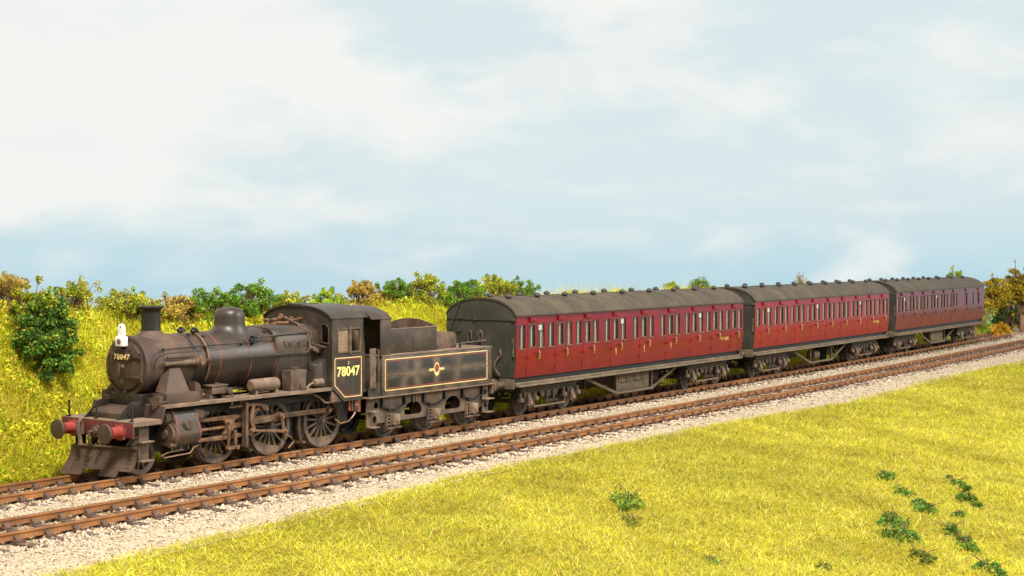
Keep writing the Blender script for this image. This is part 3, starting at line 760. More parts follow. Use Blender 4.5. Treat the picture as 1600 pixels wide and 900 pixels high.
def coach(idx, comps, paint, label, first=(), brake=None, box=0, number=None):
    s = idx*(CL+GAP)+CL/2; y = cy(s)+.5*K*6.2**2
    root = thing('railway_coach', label, 'coach', (s, y, 0), ch(s), 'coaches of the train')
    hl = CL/2
    # --- window/door layout
    quarter = []; doors = []
    for cx_, wd in comps:
        dw = wd*.5
        doors.append((cx_-dw, cx_+dw, (cx_-dw+.07, cx_+dw-.10)))
        quarter += [(cx_-dw-.50+(.30-.30), cx_-dw-.13), (cx_+dw+.07, cx_+dw+.45)]
    blank = []
    if brake:
        for (d0, d1, w0, w1) in brake['doors']: doors.append((d0, d1, (w0, w1)))
        quarter += brake['win']; blank = brake['blank']
    doors.sort()
    # fixed side between the doors
    for sg in (-1, 1):
        x0 = -hl
        for d0, d1, w in doors+[(hl, hl+1, None)]:
            g = skin(G(), x0, d0-(.011 if w else 0), [q for q in quarter if q[0] >= x0-1e-6 and q[1] <= d0+1e-6], sg); x0 = d1+.011
            g.build('side_panel', MT[paint], root, ang=30)
    inner = G()      # dark lining behind the door gaps
    for sg in (-1, 1):
        for d0, d1, w in doors:
            for xx in (d0, d1):
                inner.box(xx-.03, xx+.03, sg*1.27, sg*(1.30), ZB+.02, ZE-.05)
    inner.build('door_pillars', MT['soot'], root)
    # doors
    made = {}
    for di, (d0, d1, w) in enumerate(doors):
        c = (d0+d1)*.5; hw = (d1-d0)*.5; wk = (round(hw, 3), round(w[0]-c, 3), round(w[1]-c, 3))
        near_first = any(abs(c-f) < .1 for f in first)
        if wk not in made:
            me = {}
            me['door'] = skin(G(), -hw, hw, [(w[0]-c, w[1]-c)], -1, dy=.003).mesh('door', 0, 30)
            a, b = w[0]-c, w[1]-c; yy = -(side_y(2.7)-.004)
            g = G()
            for (p, q, r, t) in ((a-.012,a+.035,WB-.03,WT+.01),(b-.035,b+.012,WB-.03,WT+.01),(a+.036,b-.036,WT-.045,WT+.008),(a+.036,b-.036,WB-.028,WB+.04)):
                g.box(p, q, yy-.012, yy+.018, r, t)
            me['window_frame'] = g.mesh('window_frame', .004)
            me['pane'] = G().box(a+.002, b-.002, yy+.020, yy+.026, WB+.002, WT-.002).mesh('pane')
            g = G().box(-.19, .17, -1.45, -1.395, WT+.07, WT+.20); g.box(-.21, .19, -1.462, -1.395, WT+.20, WT+.225)
            me['ventilator'] = g.mesh('ventilator', .012)
            g = G().cyl((hw-.07,-1.40,2.12),(hw-.07,-1.475,2.12),.025,n=8).box(hw-.17,hw-.02,-1.492,-1.466,2.105,2.135)
            me['handle'] = g.mesh('handle', .004)
            for zz, kk in ((1.62, 'hinge'), (2.02, 'hinge.upper')): me[kk] = G().cyl((-hw-.012, -side_y(zz)-.012, zz-.05), (-hw-.012, -side_y(zz)-.012, zz+.05), .02, n=8).mesh('hinge')
            for dx, kk in ((.10, 'door_stop'), (-.12, 'door_stop.frame')): me[kk] = G().cyl((-hw+dx, -1.40, 2.0), (-hw+dx, -1.43, 2.0), .022, n=8).mesh('door_stop')
            g = handle_geo(); me['grab_handle'] = g.mesh('grab_handle')
            made[wk] = me
        me = made[wk]
        def mk(nm, mt, par, loc=(0,0,0)):
            o = bpy.data.objects.new(nm.split('.')[0], me[nm]); COL.objects.link(o); o.parent = par; o.location = loc
            if not me[nm].materials: me[nm].materials.append(MT[mt])
            return o
        d = mk('door', paint, root, (c, 0, 0))
        mk('window_frame', 'winframe', d); mk('pane', 'glass', d); cx0 = w[0]-c+(w[1]-w[0])*.50; G().box(cx0, cx0+.085, -1.345, -1.335, WB, WT).build('light_streak', MT['tan'], d); mk('ventilator', paint, d); mk('handle', 'soot' if not brake else 'soot', d); [mk(q, paint, d) for q in ('hinge', 'hinge.upper', 'door_stop', 'door_stop.frame')]  # added tan strip imitates a light streak in the door pane
        gh = obj('grab_handle', me['grab_handle'], MT['brass'] if idx < 2 else MT['gear'], root); gh.location = (d1+.075, -side_y(2.05), 2.07)
        if near_first:
            tm = text_mesh('1', .25, .0); o = obj('class_number', tm, MT['brass'], d, 'yellow figure 1')
            zz = 1.88; o.location = (.03, -side_y(zz)-.010, zz); o.rotation_euler = (PI/2, 0, 0)
        # far side door seen only as a closed panel
        g = skin(G(), d0, d1, [w], 1, dy=.0); g.build('door', MT[paint], root, ang=30)
        G().box(w[0], w[1], 1.372, 1.378, WB, WT).build('pane', MT['glass'], root)
    # quarterlights
    for q0, q1 in quarter:
        G().box(q0+.002, q1-.002, -1.385, -1.379, WB+.002, WT-.002).build('pane', MT['glass'], root)
        G().box(q0+.002, q1-.002, 1.379, 1.385, WB+.002, WT-.002).build('pane', MT['glass'], root)
        cx0 = q0+(q1-q0)*.52; G().box(cx0, cx0+.085, -1.345, -1.335, WB, WT).build('light_streak', MT['tan'], root)  # added strip, a painted light streak behind each quarterlight
        G().box(q0-.012, q1+.012, -1.425, -1.400, WB-.024, WB-.002).build('window_sill', MT['dust'], root)
    # interior
    par = [-hl+.06]+[(comps[i][0]+comps[i+1][0])*.5 for i in range(len(comps)-1)]
    par += [comps[-1][0]+(comps[-1][0]-par[-1])] if brake else [hl-.06]
    for k, px in enumerate(par):
        G().box(px-.02, px+.02, -1.24, 1.24, ZB, ZE-.02).build('partition', MT['tan'], root)
    for k in range(len(par)-1):
        for (e_, sgx) in ((par[k], 1), (par[k+1], -1)):
            G().box(e_+sgx*.03, e_+sgx*.16, -1.24, 1.24, 1.78, 2.62).box(e_+sgx*.16, e_+sgx*.55, -1.24, 1.24, 1.62, 1.82).build('seat', MT['seat'], root, .02)
        if (k*7+idx*3) % 3 == 0:      # paper notices stuck inside some lights
            q = comps[k][0]+comps[k][1]*.5+.24; G().box(q-.10, q+.10, -1.372, -1.366, WT-.22, WT-.04).build('window_notice', MT['white'], root)
    G().box(-hl+.04, hl-.04, -1.30, 1.30, ZB-.02, ZB+.05).build('floor', MT['soot'], root)
    # roof
    out = roof_arc(); inn = roof_arc(-.05, -.04); g = G()
    g.prism(out+inn[::-1], 'x', -hl-.04, hl+.04); g.build('roof', MT['roof'], root, ang=40)
    nrib = 15
    for k in range(nrib):
        xx = -hl+.03+(CL-.06)*k/(nrib-1); a1 = roof_arc(.012, .006)
        G().prism(a1+roof_arc(-.01, -.01)[::-1], 'x', xx-.018, xx+.018).build('roof_strip', MT['roof'], root)
    G().prism([(-1.452,ZE-.045),(-1.395,ZE-.045),(-1.395,ZE+.0),(-1.452,ZE+.0)], 'x', -hl-.04, hl+.04).build('cornice', MT['roof'], root, .008)
    vg = G().lathe([(.001,.15),(.05,.145),(.105,.11),(.125,.06),(.11,.03),(.07,.02),(.07,-.06),(.001,-.06)], (0,0,0), 'z', 14)
    for a in range(4):
        t = a*PI/2; vg.box(.06*math.cos(t)-.02, .06*math.cos(t)+.02, .06*math.sin(t)-.02, .06*math.sin(t)+.02, -.06, .03)
    vm = vg.mesh('roof_vent')
    vx = [c[0] for c in comps]+([4.6, 7.0] if brake else [])
    for k, xx in enumerate(vx):
        for yy in (-.52, .52):
            o = obj('roof_vent', vm, MT['vent'], root); o.location = (xx+(.35 if yy > 0 else -.1), yy, ZA-.035); o.scale = (1.15, .95, 1)
    # ends
    arc = [(p[0]*.972, p[1]-.03) for p in roof_arc()]
    low = [(side_y(z)-.012, z) for z in (3.3, 2.6, 2.0, 1.6, ZB)]
    prof = arc+low+[(-a, b) for a, b in low[::-1]]
    for sg in (-1, 1):
        e = G().prism(prof, 'x', sg*(hl-.03), sg*(hl+.008)).build('coach_end', MT['end'], root)
        X_ = sg*(hl+.03)
        G().box(X_-.012, X_+.012, -1.34, 1.36, 3.235, 3.265).box(X_-.012, X_+.012, .18, .22, 2.5, 3.235).build('conduit', MT['end'], e)
        for (yy, zz) in ((.21,3.25),(-1.30,3.26),(.80,3.30),(.86,2.86)):
            G().lathe([(.001,.05),(.05,.045),(.06,0),(.06,-.03),(.001,-.03)], (X_, yy, zz), 'z', 10).box(X_-.02, X_+.05, yy-.09, yy+.09, zz-.02, zz).build('lamp_bracket', MT['end'], e)
        for yy in (.03, .47):
            G().tube([(X_,yy,2.5),(X_+sg*.05,yy,2.5),(X_+sg*.05,yy,2.80)]+[(X_+sg*.05,yy-.07+.07*math.cos(t),2.80+.07*math.sin(t)) for t in (.5,1.0,1.57,2.2,2.8)]+[(X_+sg*.05,yy-.14,2.6)], .022, 6).build('pipe', MT['gear'], e)
        G().tube([(X_,-1.33,2.64),(X_+sg*.06,-1.335,2.62),(X_+sg*.06,-1.335,2.09),(X_,-1.33,2.06)], .02, 6).build('handrail', MT['gear'], e)
        G().tube([(X_+sg*.02,-.80,2.24),(X_+sg*.04,-.84,2.1),(X_+sg*.10,-.66,1.9),(X_+sg*.10,-.64,1.65),(X_+sg*.05,-.80,1.45)], .03, 7).cyl((X_,-.80,2.17),(X_,-.80,2.30),.05,n=10).build('brake_hose', MT['gear'], e)
        G().prism([(.78,3.86),(.84,3.86),(1.34,2.72),(1.28,2.72)], 'x', X_-.015, X_+.012).build('conduit', MT['end'], e)
        for yy in (-.86, .86):
            g = G().lathe([(.13,.0),(.11,.02),(.10,.30),(.075,.31),(.075,.50),(.20,.51),(.215,.54),(.20,.565),(.001,.585)], (sg*(hl-.02), yy, 1.13), 'x', 18, sg)
            g.build('buffer', MT['under'], root)
        G().box(sg*(hl-.10), sg*(hl-.0), -1.28, 1.28, 1.0, 1.34).build('headstock', MT['under'], root, .01)
        # screw coupling + hose
        G().tube([(sg*hl,0,1.08),(sg*(hl+.25),0,1.0),(sg*(hl+.45),0,.92),(sg*(hl+.6),0,1.02)], .035, 6).build('coupling', MT['gear'], root)
    # underframe
    for sg in (-1, 1):
        G().box(-hl+.02, hl-.02, sg*1.12, sg*1.20, 1.03, 1.34).build('sole_bar', MT['soot'], root, .01)  # dark colour stands in for the shadow the body casts here
        G().box(-hl+.15, hl-.15, sg*1.235, sg*1.47, 1.055, 1.115).box(-hl+.15, hl-.15, sg*1.24, sg*1.30, 1.115, 1.20).build('footboard', MT['step'], root, .02)
        g = G().box(-3.75, 3.25, sg*1.03, sg*1.10, 1.0, 1.06)
        yy0, yy1 = sg*1.04, sg*1.12
        for (xa, za, xb, zb) in ((-3.7,1.04,-1.55,.34),(3.15,1.04,1.2,.34)):
            g.prism([(xa,za),(xa+.0,za-.09),(xb,zb-.05),(xb,zb+.05)], 'y', yy0, yy1)
        g.prism([(-1.6,.29),(1.25,.29),(1.25,.37),(-1.6,.37)], 'y', yy0-sg*.002, yy1+sg*.002)
        g.box(-1.58,-1.50,yy0,yy1,.36,1.04).box(1.12,1.20,yy0,yy1,.36,1.04)
        g.build('truss', MT['step'], root)
        if box == 0 or sg > 0:
            g = G().box(-1.42, 1.02, sg*1.06, sg*.62, .38, 1.02); bx_ = g.build('battery_box', MT['step'], root, .015)
            for k in range(4):
                xx = -1.36+.60*k; G().box(xx, xx+.52, sg*1.06, sg*1.085, .70, .98).build('panel', MT['step'], bx_, .008)
            for k in range(2):
                xx = -1.30+1.1*k; G().box(xx+.1, xx+.8, sg*1.085, sg*1.12, .685, .715).build('handle', MT['under'], bx_, .006)
        elif box == 1:
            G().lathe([(.001,-.32),(.2,-.31),(.24,-.26),(.24,.26),(.2,.31),(.001,.32)], (-.3, sg*.75, .62), 'x', 18).build('vacuum_cylinder', MT['step'], root)
            G().tube([(1.6,sg*1.0,1.0),(1.95,sg*1.0,.62),(2.3,sg*1.0,1.0)], .025, 6).build('hanger', MT['step'], root)
        else:
            G().prism([(-1.35,1.02),(.95,1.02),(.85,.38),(-1.25,.38)], 'y', sg*1.06, sg*.62).build('battery_box', MT['step'], root, .015)
    G().lathe([(.001,-.35),(.2,-.34),(.24,-.28),(.24,.28),(.2,.34),(.001,.35)], (2.4, -.35, .68), 'x', 16).build('vacuum_cylinder', MT['under'], root)
    G().box(-2.9,-2.75,.5,.6,.45,1.0).box(-2.5,-2.4,-.3,-.2,.5,1.0).tube([(-3.4,.2,.95),(-2.7,.2,.5),(-1.7,.2,.55)], .03, 6).build('brake_rigging', MT['under'], root)
    make_bogie(root, -6.05); make_bogie(root, 6.05)
    if number:
        tm = text_mesh(number[0], .14, .0); o = obj('running_number', tm, MT['brass'], root, 'small yellow running number')
        zz = number[2]; o.location = (number[1], -side_y(zz)-.008, zz); o.rotation_euler = (PI/2, 0, 0)
    return root
third = .60
c1 = [(-7.72,.60),(-5.94,.60),(-4.13,.60),(-2.15,.60),(-.02,.62),(2.12,.63),(4.16,.61),(6.0,.60),(7.80,.60)]
coach(0, c1, 'maroon0', 'crimson coach nearest the tender with yellow figure 1 on three doors', first=(-2.15,-.02,2.12), box=0, number=('M 16487', 6.95, 1.93))
c2 = [(-7.70+1.925*k,.60) for k in range(9)]
coach(1, c2, 'maroon1', 'bright red middle coach with nine doors and an open truss underneath', box=1, number=('M 11902', 6.75, 1.93))
c3 = [(-7.74+1.94*k,.60) for k in range(6)]
coach(2, c3, 'maroon2', 'dark brownish maroon brake coach at the tail of the train', box=2,
      brake={'doors': [(4.25,4.95,4.36,4.84),(7.05,7.65,7.14,7.56)], 'win': [(5.85,6.25)], 'blank': []})
# ============================================================ LOCOMOTIVE
def plate(g, outer, holes, ax, a, b):
    """flat plate with holes, extruded from a to b along ax"""
    bm = bmesh.new(); loops = [outer]+list(holes); es = []; base = []
    for lp in loops:
        vs = [bm.verts.new((p[0], p[1], 0)) for p in lp]; base.append(len(vs))
        es += [bm.edges.new((vs[i], vs[(i+1) % len(vs)])) for i in range(len(vs))]
    bmesh.ops.triangle_fill(bm, use_beauty=True, edges=es, normal=(0,0,1)); bm.verts.index_update()
    P = [tuple(v.co[:2]) for v in bm.verts]; T = [tuple(v.index for v in f.verts) for f in bm.faces]; bm.free()
    def m(p, t): return (t, p[0], p[1]) if ax == 'x' else (p[0], t, p[1]) if ax == 'y' else (p[0], p[1], t)
    n = len(P); fs = list(T)+[tuple(i+n for i in t[::-1]) for t in T]; o = 0
    for k in base:
        fs += [(o+i, o+(i+1) % k, n+o+(i+1) % k, n+o+i) for i in range(k)]; o += k
    return g.add([m(p, a) for p in P]+[m(p, b) for p in P], fs)
def circ(cx_, cz_, r, n=20, a0=0): return [(cx_+r*math.cos(a0+2*PI*i/n), cz_+r*math.sin(a0+2*PI*i/n)) for i in range(n)]
def rrect(x0, x1, z0, z1, r, n=4):
    o = []
    for (x, z, a) in ((x1-r,z1-r,0),(x0+r,z1-r,PI/2),(x0+r,z0+r,PI),(x1-r,z0+r,1.5*PI)):
        for i in range(n+1): t = a+PI/2*i/n; o.append((x+r*math.cos(t), z+r*math.sin(t)))
    return o
def inset(poly, d):
    """inset a convex-ish polygon (counter-clockwise)"""
    n = len(poly); o = []
    for i in range(n):
        p0, p1, p2 = [Vector(poly[(i+k) % n]) for k in (-1, 0, 1)]
        e1 = (p1-p0).normalized(); e2 = (p2-p1).normalized(); n1 = Vector((-e1.y, e1.x)); n2 = Vector((-e2.y, e2.x))
        nn = (n1+n2); nn = nn/max(.3, nn.length_squared)*2; o.append(tuple(p1+nn*d))
    return o
def outline(poly, wdt, y0, y1): return plate(G(), poly, [inset(poly, wdt)], 'y', y0, y1)

S_L = -13.0
loco = thing('steam_locomotive', 'weathered black steam locomotive with snow plough and number 78047', 'locomotive', on_track(S_L), ch(S_L))
Lq = loco
def bothsides(fn):
    for sg in (-1, 1): fn(sg)
# ---- frames and front end
for sg in (-1, 1):
    pts = [(-2.93,.95),(-2.93,1.36),(-2.42,1.79),(-1.9,1.80),(-1.9,1.62),(5.55,1.62),(5.55,.62),(4.9,.42),(-1.0,.42),(-1.6,.95)]
    G().prism(pts, 'y', sg*.60, sg*.565).build('main_frame', MT['soot'], Lq)
    G().cyl((-2.52,sg*.565,1.50),(-2.52,sg*.625,1.50),.05,n=12).build('lifting_eye', MT['soot'], Lq)
G().box(-1.85, 5.3, -.56, .56, .62, 1.55).build('frame_stretcher', MT['soot'], Lq)
plate(G(), [(-1.30,1.0),(1.30,1.0),(1.30,1.352),(-1.30,1.352)], [], 'x', -3.0, -2.95).build('buffer_beam', MT['redbeam'], Lq, .008)
G().box(-2.995, -2.05, -1.31, 1.31, 1.355, 1.385).build('front_footplate', MT['dust'], Lq, .006)
for sg in (-1, 1):
    g = G().prism([(-2.12,1.30),(-2.06,1.30),(-1.96,1.69),(-2.02,1.69)], 'y', sg*1.31, sg*.64); g.build('drop_plate', MT['smokebox'], Lq, .005)
    G().box(-3.0, -2.10, sg*1.312, sg*1.285, 1.27, 1.354).build('valance', MT['dust'], Lq, .004)
G().prism([(-2.72,1.39),(-2.72,1.52),(-2.62,1.60),(-2.1,1.66),(-2.1,1.39)], 'y', -.54, .54).build('cylinder_casing', MT['smokebox'], Lq, .012)
G().box(-2.1,-1.6,-.54,.54,1.55,1.95).build('smokebox_saddle', MT['soot'], Lq, .01)
# buffers
for sg in (-1, 1):
    y = sg*.86
    b = G().lathe([(.001,0),(.20,0),(.20,.03),(.155,.035),(.145,.09),(.135,.30),(.145,.32),(.12,.33),(.085,.33),(.085,.42)], (-2.998, y, 1.13), 'x', 24, -1).build('buffer', MT['red'], Lq)
    G().lathe([(.085,.42),(.06,.44),(.24,.46),(.245,.48),(.235,.505),(.001,.525)], (-2.998, y, 1.13), 'x', 28, -1).build('buffer_head', MT['smokebox'], b)
    for (dy, dz) in ((.15,.15),(-.15,.15),(.15,-.15),(-.15,-.15)):
        G().cyl((-2.998,y+dy,1.13+dz),(-3.03,y+dy,1.13+dz),.025,n=6).build('bolt', MT['gear'], b)
# coupling, pipes
G().lathe([(.16,-.01),(.16,.04),(.10,.05),(.10,.12),(.04,.13),(.04,.25),(.001,.25)], (-3.0, 0.0, 1.10), 'x', 16, -1).build('draw_hook', MT['gear'], Lq)
G().tube([(-3.22,-.0,1.1),(-3.25,0,.95),(-3.20,0,.80),(-3.1,0,.72)], .035, 6).build('screw_coupling', MT['gear'], Lq)
G().tube([(-3.03,.50,1.0),(-3.04,.50,1.28),(-3.10,.48,1.36),(-3.18,.46,1.28),(-3.2,.44,1.1),(-3.16,.42,.9),(-3.2,.35,.74)], .055, 8).build('vacuum_hose', MT['gear'], Lq)
G().tube([(-3.03,-.30,1.0),(-3.16,-.32,.98),(-3.18,-.30,.85)], .04, 7).build('steam_hose', MT['gear'], Lq)
for (y, z, h) in ((-1.18,1.385,.34),(1.12,1.385,.40),(.1,1.385,.42)):
    G().box(-2.93,-2.90,y-.02,y+.02,z,z+h).box(-2.97,-2.90,y-.05,y+.05,z,z+.03).build('lamp_iron', MT['soot'], Lq)
# snow plough: concave blade across the front, notched over the rails
def plough():
    ztop, zb = .73, .04; n = 9; g = G()
    def bl(y, u):      # u 0 top .. 1 bottom
        k = (1.0-y)/2.2; x = -3.12+.36*k-.30*max(0, u-.10)**1.7; return (x, y, ztop-(ztop-zb)*u)
    def deep(y): return y >= .30 or -.76 <= y <= -.25
    ys = [.84,.74,.6,.45,.30,.15,0,-.12,-.25,-.4,-.6,-.76,-.9,-1.05,-1.18]; us = [0,.1,.2,.3,.4,.5,.6,.7,.80,.9,1.0]
    def pt(y, u): return bl(y+(.12*u*u if y > .8 else 0), u)
    for k in range(len(ys)-1):
        for i in range(len(us)-1):
            if us[i] >= .79 and not deep((ys[k]+ys[k+1])/2): continue
            a, b, c, d = pt(ys[k],us[i]), pt(ys[k+1],us[i]), pt(ys[k+1],us[i+1]), pt(ys[k],us[i+1])
            g.add([a,b,c,d], [(0,1,2,3)])
            g.add([tuple(Vector(q)+Vector((.03,0,0))) for q in (a,b,c,d)], [(3,2,1,0)])
    me = g.mesh('snow_plough', 0, 40, recalc=False)
    bm = bmesh.new(); bm.from_mesh(me); bmesh.ops.remove_doubles(bm, verts=bm.verts, dist=.0005); bm.to_mesh(me); bm.free()
    p = obj('snow_plough', me, MT['smokebox'], Lq)
    t = G(); t.tube([bl(.74,0), bl(0,0), bl(-1.16,0)], .035, 6); t.build('top_bar', MT['gear'], p)
    r = G()
    for y in (.66,.30,.24,.0,-.40,-.96,-1.02):
        for u in ((.12,.26,.4,.54,.68,.8) if abs(y) > .62 or y in (.30,.24) else (.26,.42,.58)):
            q = bl(y, u); r.lathe([(.016,-.002),(.016,.012),(.001,.018)], q, 'x', 6, -1)
    for k in range(16): q = bl(.70-.118*k, .09); r.lathe([(.013,-.002),(.013,.01),(.001,.014)], q, 'x', 6, -1)
    o = r.build('rivets', MT['soot'], p); o['kind'] = 'stuff'
    for y in (.5,-.9): G().box(-2.74,-2.70,y-.04,y+.04,.4,1.0).build('plough_bracket', MT['gear'], p)
plough()
# front steps
for sg in (-1, 1):
    st = plate(G(), [(-2.70,1.27),(-2.38,1.27),(-2.38,.40),(-2.70,.40)], [], 'y', sg*1.16, sg*1.135).build('step_plate', MT['gear'], Lq, .004)
    for z in (.86,.40): G().box(-2.72,-2.34,sg*1.135,sg*1.32,z,z+.03).build('tread', MT['dust'], st, .004)
# ---- smokebox
CZ = 2.625
G().lathe([(.70,0),(.748,.0),(.752,.03),(.742,.05),(.742,1.62),(.73,1.66)], (-2.06,0,CZ), 'x', 48).build('smokebox', MT['smokebox'], Lq, ang=40)
dr = G().lathe([(.64,.03),(.645,-.005),(.615,-.03),(.605,-.012),(.59,-.05),(.42,-.085),(.22,-.105),(.001,-.112)], (-2.06,0,CZ), 'x', 48).build('smokebox_door', MT['smokebox'], Lq, ang=50)
G().lathe([(.75,.028),(.745,-.012),(.66,-.016),(.652,.02)], (-2.06,0,CZ), 'x', 48).build('smokebox_ring', MT['smokebox'], Lq, ang=40)
for z in (2.86, 2.36):
    G().prism([(.0,z-.022),(-.60,z-.035),(-.60,z+.035),(.0,z+.022)], 'x', -2.172, -2.10).build('hinge_strap', MT['smokebox'], dr, .006)
G().cyl((-2.12,-.61,2.26),(-2.12,-.61,2.98),.03,n=8).build('hinge_pin', MT['smokebox'], dr)
g = G().cyl((-2.16,0,CZ),(-2.25,0,CZ),.04,n=10); g.tube([(-2.23,.12,CZ+.05),(-2.23,-.12,CZ-.03)], .02, 6); g.tube([(-2.27,.02,CZ+.02),(-2.27,.06,CZ-.25)], .02, 6)
g.build('door_dart', MT['gear'], dr)
G().tube([(-2.12,.38,3.02),(-2.22,.37,3.02),(-2.22,-.24,3.02),(-2.12,-.25,3.02)], .02, 6).build('handrail', MT['soot'], dr)
G().box(-2.20,-2.165,-.34,.37,2.775,2.925).build('number_plate', MT['soot'], dr, .006)
o = obj('front_number', text_mesh('78047', .135, .006, .006, 1.2), MT['cream'], dr, 'raised cream figures 78047'); o.location = (-2.207, .015, 2.85); o.rotation_euler = (PI/2, 0, -PI/2)
G().lathe([(.001,.0),(.07,.0),(.07,.012),(.001,.014)], (-2.165,.04,2.24), 'x', 16, -1).build('shed_plate', MT['smokebox'], dr)
for k in range(6):
    a = PI/2+k*PI/3; G().box(-2.14,-2.085,.63*math.cos(a)-.03,.63*math.cos(a)+.03,CZ+.63*math.sin(a)-.03,CZ+.63*math.sin(a)+.03).build('door_clip', MT['smokebox'], dr, .005)
g = G()
for k in range(44):
    a = 2*PI*k/44
    for xx in (-1.93, -.5): g.lathe([(.014,-.004),(.013,.008),(.001,.013)], (xx, -.741*math.cos(a), CZ+.741*math.sin(a)), 'y', 6, -1 if math.cos(a) > 0 else 1)
o = g.build('rivets', MT['gear'], Lq); o['kind'] = 'stuff'
G().lathe([(.24,-.12),(.250,.05),(.246,.12),(.240,.2),(.234,.56),(.240,.60),(.27,.63),(.312,.67),(.316,.70),(.30,.715),(.23,.72),(.205,.70),(.20,.4)], (-1.27,0,3.375), 'z', 36).build('chimney', MT['soot'], Lq, ang=50)
# ---- boiler
G().lathe([(.725,0),(.735,.02),(.76,1.2),(.79,2.9)], (-.42,0,CZ), 'x', 48).build('boiler', MT['black'], Lq, ang=40)
def band(x, r, mt='band', w=.03, dr_=.008):
    G().lathe([(r,-w),(r+dr_,-w),(r+dr_,w),(r,w)], (x,0,CZ), 'x', 48).build('boiler_band', MT[mt], Lq, ang=60)
band(-.42,.735,'soot',.035,.012); band(.42,.748); band(1.50,.774); band(2.40,.79)
def saddle(name, mat, x, R0, rb, prof):
    """turned body whose foot is swept down on to the boiler barrel"""
    n = 40; rings = []
    for k, (R, h, b) in enumerate(prof):
        ring = []
        for i in range(n):
            t = 2*PI*i/n; yy = R*math.sin(t); zs = CZ+math.sqrt(max(.05, rb*rb-yy*yy)); ring.append((x+R*math.cos(t), yy, (1-b)*(zs+h)+b*(R0+h)))
        rings.append(ring)
    return G().loft(rings, cap=False).build(name, MT[mat], Lq, ang=60)
saddle('steam_dome', 'black', 1.47, 3.40, .772, [(.62,-.008,0),(.56,.012,0),(.50,.04,.05),(.455,.08,.25),(.425,.11,.6),(.41,.15,1),(.402,.32,1),(.385,.42,1),(.335,.51,1),(.24,.565,1),(.12,.588,1),(.001,.592,1)])
saddle('chimney_base', 'smokebox', -1.27, 3.375, .742, [(.42,-.008,0),(.41,.012,0),(.35,.03,.05),(.30,.05,.3),(.27,.07,.7),(.252,.10,1)])
# clack feed pipes wrapping the boiler
for sg in (-1, 1):
    P = [(-.02+.08*math.cos(a)*0, sg*(.775)*math.cos(a), CZ+.775*math.sin(a)) for a in np.linspace(1.25, -.62, 14)]
    G().tube(P, .034, 8).build('feed_pipe', MT['copper'], Lq)
    G().cyl((-.02,sg*.22,3.36),(-.02,sg*.26,3.50),.07,n=10).cyl((-.14,sg*.25,3.42),(.10,sg*.25,3.42),.05,n=8).build('clack_valve', MT['soot'], Lq)
for (x, y, z) in ((-.28,-.30,3.33),(.15,-.38,3.27),(2.35,-.42,3.30)):
    G().lathe([(.05,-.05),(.05,.03),(.035,.05),(.001,.055)], (x,y,z), 'z', 10).build('washout_plug', MT['soot'], Lq)
# ---- firebox
fb = [(.70,1.66),(.79,2.1),(.835,2.55),(.83,2.9),(.79,3.14),(.70,3.31),(.55,3.41),(.30,3.452),(0,3.462)]
fb = fb+[(-a, b) for a, b in fb[-2::-1]]
rings = []
for x, k in ((2.42,.955),(2.48,.985),(2.56,1.0),(3.3,.998),(4.12,.985)):
    rings.append([(x, a*k, CZ+(b-CZ)*k if b > CZ else b) for a, b in fb])
G().loft(rings).build('firebox', MT['black'], Lq, ang=40)
G().box(2.7,3.85,-.838,-.826,2.86,3.06).build('washout_panel', MT['black'], Lq, .003)
for x in (2.90,3.25,3.62): G().cyl((x,-.80,2.965),(x,-.852,2.965),.045,n=12).build('washout_door', MT['soot'], Lq)
for x in (2.92,3.22): G().lathe([(.10,-.05),(.10,.02),(.075,.04),(.075,.12),(.10,.13),(.10,.16),(.05,.18),(.001,.18)], (x,0.05,3.45), 'z', 16).build('safety_valve', MT['copper'], Lq)
g = G().tube([(3.4,.1,3.62),(3.75,.1,3.62)], .05, 8); g.lathe([(.05,0),(.07,.02),(.07,.12),(.03,.14),(.001,.14)], (3.55,.1,3.6), 'z', 10); g.lathe([(.05,0),(.07,.02),(.07,.1),(.001,.12)], (3.75,-.1,3.55), 'z', 10)
g.tube([(3.05,-.2,3.52),(3.35,-.25,3.50),(3.7,-.2,3.56),(4.1,-.15,3.6)], .035, 7); g.build('steam_manifold', MT['copper'], Lq)
G().tube([(3.45,-.1,3.66),(3.62,-.45,3.46),(3.68,-.70,3.30),(3.70,-.80,3.1),(3.70,-.86,2.85),(3.62,-.88,2.78)], .032, 7).build('steam_pipe', MT['gear'], Lq)
G().tube([(3.55,-.12,3.58),(3.75,-.55,3.42),(3.82,-.76,3.22),(3.82,-.85,2.9)], .028, 7).build('steam_pipe', MT['gear'], Lq)
G().cyl((3.66,-.88,2.78),(4.05,-.88,2.76),.05,n=8).cyl((3.74,-.98,2.80),(3.74,-.80,2.80),.07,n=10).cyl((3.90,-.95,2.72),(3.90,-.82,2.72),.05,n=8).build('valve_cluster', MT['gear'], Lq)
G().tube([(3.8,-.90,2.92),(4.0,-.98,2.85),(4.15,-1.05,2.80),(4.3,-1.1,2.82)], .03, 6).build('steam_pipe', MT['gear'], Lq)
